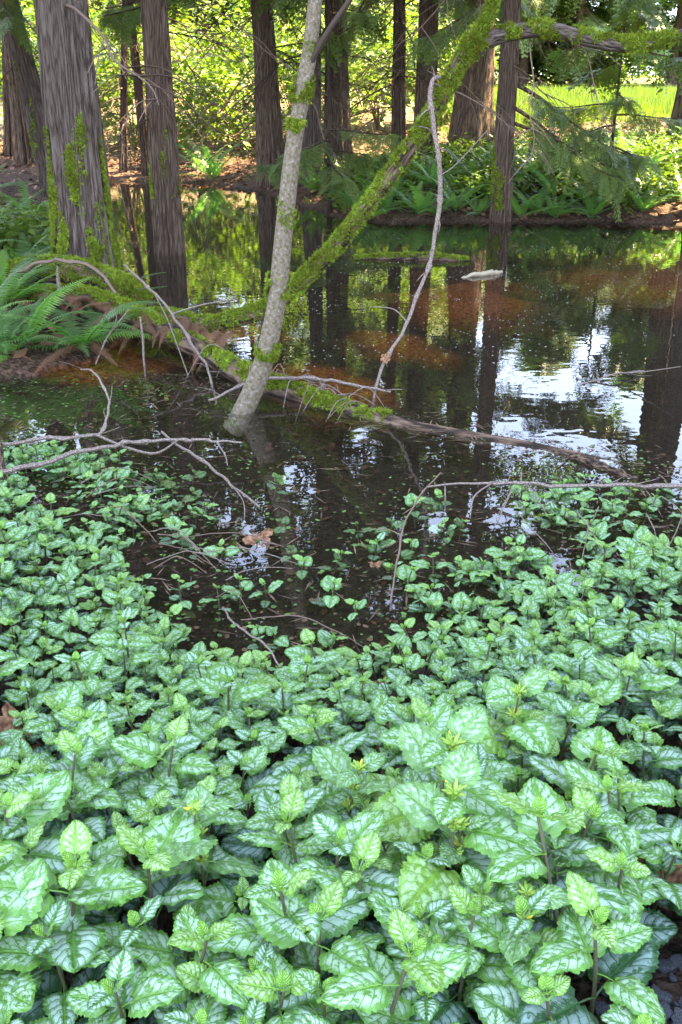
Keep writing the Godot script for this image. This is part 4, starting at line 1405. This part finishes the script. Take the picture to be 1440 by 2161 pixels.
	stick("floating_wood", "pale bare piece of wood floating in rusty water", "log", [[0.86, 0.0, -7.0, 0.008], [0.96, 0.012, -7.05, 0.02], [1.08, 0.014, -7.11, 0.022], [1.17, 0.006, -7.17, 0.012]], M.bare_wood, 9)
	# sticks over the near water
	stick("long_branch", "long pale branch slanting over the small leaves into the pond", "branch", [[-1.5, 0.12, -2.85, 0.011], [-1.16, 0.11, -3.06, 0.010], [-0.96, 0.10, -3.23, 0.0095], [-0.8, 0.095, -3.36, 0.009], [-0.61, 0.09, -3.43, 0.008], [-0.47, 0.085, -3.42, 0.006], [-0.37, 0.08, -3.41, 0.004]], M.twig, 8, [[[-0.47, 0.085, -3.42, 0.004], [-0.43, 0.05, -3.36, 0.003], [-0.42, 0.02, -3.33, 0.002]]])
	stick("crooked_branch", "crooked grey branch with upturned end crossing the long one", "branch", [[-1.6, 0.10, -3.3, 0.008], [-1.26, 0.10, -3.36, 0.008], [-1.08, 0.11, -3.37, 0.0075], [-0.92, 0.11, -3.42, 0.007], [-0.885, 0.15, -3.5, 0.006], [-0.90, 0.20, -3.6, 0.005], [-0.98, 0.27, -3.7, 0.004], [-1.04, 0.27, -3.75, 0.003]], M.twig, 8, [[[-0.92, 0.11, -3.42, 0.006], [-0.79, 0.08, -3.36, 0.006], [-0.68, 0.07, -3.33, 0.005], [-0.61, 0.09, -3.42, 0.003]]])
	stick("dipping_twig", "thin reddish twig dipping into the shallow water", "branch", [[-0.69, 0.09, -3.5, 0.006], [-0.46, 0.055, -3.22, 0.006], [-0.28, 0.01, -2.98, 0.004]], M.twig, 7, [[[-0.38, 0.035, -3.11, 0.003], [-0.33, 0.02, -3.0, 0.002], [-0.32, -0.01, -2.9, 0.002]]])
	stick("dull_pole", "dull green-brown stem standing at the left water edge", "branch", [[-1.13, 0.0, -3.02, 0.011], [-1.2, 0.14, -3.2, 0.010], [-1.3, 0.34, -3.5, 0.009]], M.rotten, 8)
	stick("straight_twig", "straight thin stick lying among water-edge sprigs", "branch", [[0.30, 0.035, -3.1, 0.004], [0.55, 0.06, -3.08, 0.006], [0.74, 0.07, -3.02, 0.007], [1.15, 0.08, -3.01, 0.008], [1.5, 0.09, -3.0, 0.009]], M.twig, 7, [[[0.36, 0.04, -3.09, 0.003], [0.36, 0.0, -3.06, 0.003], [0.36, -0.05, -3.04, 0.002]], [[0.52, 0.055, -3.08, 0.003], [0.45, 0.04, -3.0, 0.003], [0.43, -0.01, -2.93, 0.002]]])
	stick("upright_twig", "slender tan twig curving up out of the shallows", "branch", [[0.135, -0.02, -2.34, 0.0035], [0.16, 0.08, -2.48, 0.0035], [0.21, 0.17, -2.62, 0.003], [0.30, 0.24, -2.72, 0.002]], M.dry_twig, 6)
	stick("sunken_branch", "dark wet branch half sunk near the sprigs", "branch", [[0.80, -0.01, -3.56, 0.015], [0.93, 0.008, -3.42, 0.018], [1.08, 0.0, -3.25, 0.014]], M.rotten, 8)
	stick("mirror_twig", "thin bent twig lying on the dark open water", "branch", [[1.12, 0.0, -4.42, 0.004], [1.22, 0.012, -4.46, 0.005], [1.32, 0.03, -4.5, 0.005], [1.48, 0.01, -4.6, 0.004]], M.twig, 6, [[[1.32, 0.03, -4.5, 0.003], [1.42, 0.06, -4.42, 0.003], [1.55, 0.12, -4.3, 0.002]]])
	stick("carpet_twig", "grey twig lying across the leafy carpet near the water", "branch", [[-0.30, 0.10, -2.15, 0.003], [-0.26, 0.15, -2.0, 0.003], [-0.18, 0.19, -1.85, 0.003], [-0.13, 0.19, -1.75, 0.002]], M.twig, 6)
	# fine stems and straws across the left shallows
	for k in 16:
		var x := rf(-0.95, -0.25)
		var z := -2.55 + (x + 0.6) * 0.9 + rf(-0.35, 0.1)
		var az := rf(-0.5, 0.9)
		var l := rf(0.12, 0.35)
		stick("dry_straw", "thin dry straw lying across the shallows among small leaves", "straw", [[x, 0.03, z, 0.0022], [x + cos(az) * l * 0.5, rf(0.04, 0.09), z + sin(az) * l * 0.5, 0.002], [x + cos(az) * l, 0.02, z + sin(az) * l, 0.0012]], M.dry_twig if k % 2 else M.twig, 5, [], "dry straws in the shallows")
	for k in 14:
		var x := rf(0.55, 1.15)
		var z := rf(-3.1, -2.75)
		var az := rf(0.9, 2.2)
		var l := rf(0.08, 0.22)
		stick("dry_straw", "thin dry straw lying across the shallows among small leaves", "straw", [[x, 0.07, z, 0.0022], [x + cos(az) * l * 0.4, 0.05, z + sin(az) * l * 0.5, 0.002], [x + cos(az) * l, -0.01, z + sin(az) * l, 0.0014]], M.twig, 5, [], "dry straws in the shallows")


func build_undergrowth() -> void:
	var f := func(label: String, x: float, z: float, n: int, l: float, group := "sword ferns on the banks", material := "frond", rise := [0.3, 1.0]) -> Node3D:
		return fern(label, Vector3(x, maxf(land(x, z), 0.0), z), n, l, material, group, rise)
	var over: Node3D = f.call("sword fern with long fronds hanging over the water by the fallen log", -1.33, -4.9, 12, 0.66, "", "frond", [0.1, 0.7])
	for a in [[88.0, 0.42, 0.56, 1], [125.0, 0.25, 0.45, 0], [185.0, 0.15, 0.42, 1], [160.0, 0.05, 0.40, 3]]:
		var az: float = deg_to_rad(a[0])
		part(over, "frond", S["frond%d" % a[3]], M.frond, Transform3D(turned(Vector3(sin(az) * cos(a[1]), sin(a[1]), -cos(az) * cos(a[1])), Vector3(0, 1, 0.15), a[2]), Vector3(0, 0.02, 0)))
	f.call("sword fern on the bank edge beside the pale arched branch", -1.62, -4.85, 11, 0.52, "")
	f.call("sword fern spreading at the foot of the thick mossy cedar", -1.45, -6.0, 12, 0.55, "", "frond", [0.3, 0.9])
	f.call("spreading fern beside the mossy log under the thick cedar", -1.9, -5.5, 10, 0.55, "")
	f.call("large fern on the shore at the channel end", -1.7, -13.4, 14, 0.8, "")
	for a in [[-1.85, -4.9, .6], [-1.98, -6.2, .6], [-1.3, -5.3, .35], [-1.66, -4.64, .42], [-1.95, -5.6, .6]]:
		f.call("sword fern crowding the left bank in front of the mossy logs", a[0], a[1], 11, a[2], "ferns in front of the mossy logs")
	for a in [[-2.5, -6.4, .6], [-2.7, -7.6, .6], [-2.3, -7.4, .5], [-3.1, -8.4, .6], [-3.3, -7.0, .6], [-2.9, -9.4, .6], [-3.7, -9.2, .7], [-2.2, -6.7, .45], [-2.95, -6.6, .6], [-3.8, -10.6, .6]]:
		f.call("green sword fern growing among others behind the thick mossy cedar", a[0], a[1], 10, a[2], "ferns behind the mossy cedar")
	for a in [[0.15, -10.3, .5], [0.45, -10.1, .55], [0.8, -10.0, .55], [1.15, -10.1, .5], [0.55, -10.7, .55], [1.0, -10.9, .55], [1.95, -10.0, .55], [2.2, -10.4, .6], [2.55, -10.2, .55], [1.85, -10.8, .55], [1.45, -11.3, .6], [0.2, -11.2, .5], [2.4, -11.2, .6], [-0.3, -11.7, .5], [2.85, -10.6, .55], [0.7, -11.6, .55], [1.95, -11.9, .6], [0.3, -9.85, .45], [0.95, -9.9, .45], [1.35, -9.95, .4], [1.75, -9.85, .45], [2.1, -9.85, .5], [2.45, -9.85, .5], [3.0, -10.0, .5], [1.55, -10.5, .5], [2.6, -10.9, .6], [1.3, -10.6, .5]]:
		f.call("dark sword fern in the row along the far water edge", a[0], a[1], 11, a[2], "ferns along the far water edge")
	for a in [[3.2, -11.0, .6], [3.6, -11.4, .65], [3.3, -11.9, .6], [3.95, -11.2, .6], [4.2, -11.7, .7], [2.9, -11.9, .6], [3.7, -12.3, .6], [4.5, -12.4, .7], [3.15, -12.5, .6], [2.5, -12.3, .6], [2.2, -12.7, .6], [3.5, -10.3, .5], [3.45, -12.8, .6]]:
		f.call("sword fern on the brown slope below the meadow", a[0], a[1], 11, a[2], "ferns on the slope below the meadow")
	# sunlit leafy shrubs behind the channel
	for a in [[-2.0, -15.2, 0.9, 0.9], [-1.2, -16.2, 1.0, 1.1], [-3.2, -16.0, 1.0, 1.0], [-0.2, -15.8, 0.9, 1.0], [0.6, -16.8, 1.0, 1.1], [-2.4, -17.4, 1.2, 1.4], [-4.4, -17.0, 1.1, 1.2], [-0.8, -17.8, 1.2, 1.4], [1.6, -17.2, 0.9, 0.9], [-5.6, -15.6, 1.0, 1.0], [0.4, -18.6, 1.2, 1.4]]:
		shrub("leafy_shrub", "sunlit yellow-green leafy shrub behind the channel trunks", Vector3(a[0], land(a[0], a[1]), a[1]), Vector3(a[2], a[3], a[2] * 0.8), 115, "sunlit shrubs behind the channel", 0.75)
	for k in 30:
		var z := rf(-34.0, -19.0)
		var x := rf(z * 0.36, 2.5)
		shrub("hillside_shrub", "yellow-green bush on the bright slope far behind the trunks", Vector3(x, land(x, z), z), Vector3(rf(0.9, 1.6), rf(0.5, 1.1), rf(0.8, 1.4)), 90, "bushes on the bright slope", 1.1)
	for k in 14:
		var x := 2.0 + k * 1.7 + rf(-0.4, 0.4)
		var z := rf(-52.0, -47.0)
		shrub("hedge_bush", "distant bush closing the far edge of the meadow", Vector3(x, land(clampf(x, -14, 14), z), z), Vector3(rf(1.4, 2.0), rf(0.9, 1.5), rf(1.0, 1.4)), 170, "bushes beyond the meadow", 1.6)
	# low dark bushes on the bank under the meadow
	for k in 42:
		var x := rf(0.2, 5.4)
		var z := rf(-12.8, -9.9)
		if from_shore(x, z) < 0.05:
			continue
		shrub("low_bush", "low glossy bush between the ferns on the far bank", Vector3(x, land(x, z), z), Vector3(rf(0.35, 0.55), rf(0.07, 0.13), rf(0.3, 0.5)), 90, "low bushes on the far bank", 0.5)
	for k in 9:
		var x := rf(-3.8, -2.0)
		var z := rf(-9.0, -5.6)
		if from_shore(x, z) < 0.15:
			continue
		shrub("bank_bush", "small bright leafy bush between the ferns on the bank", Vector3(x, land(x, z), z), Vector3(0.28, rf(0.12, 0.22), 0.28), 60, "leafy bushes between the ferns", 0.42)
	# meadow grass
	var where := []
	var tints := []
	for k in 9000:
		var z := rf(-32, -14.6)
		var x := rf(1.4, 1.4 - z * 0.42)
		if smoothstep(1.2, 2.4, x) < rng.randf():
			continue
		where.append(Transform3D(Basis(Vector3.UP, rf(0, TAU)).scaled(Vector3(0.10, rf(0.06, 0.14), 0.10) * (1.0 - z * 0.03)), Vector3(x, land(clampf(x, -14, 14), maxf(z, -60)), z)))
		var y := rf(0.7, 1.3)
		tints.append(Color(0.17 * y, 0.22 * y, 0.045 * y))
	var o := scatter(self, "meadow_grass", S.grass, where, tints, M.broad)
	tag(o, "short sunlit grass of the meadow behind the trees", "grass")
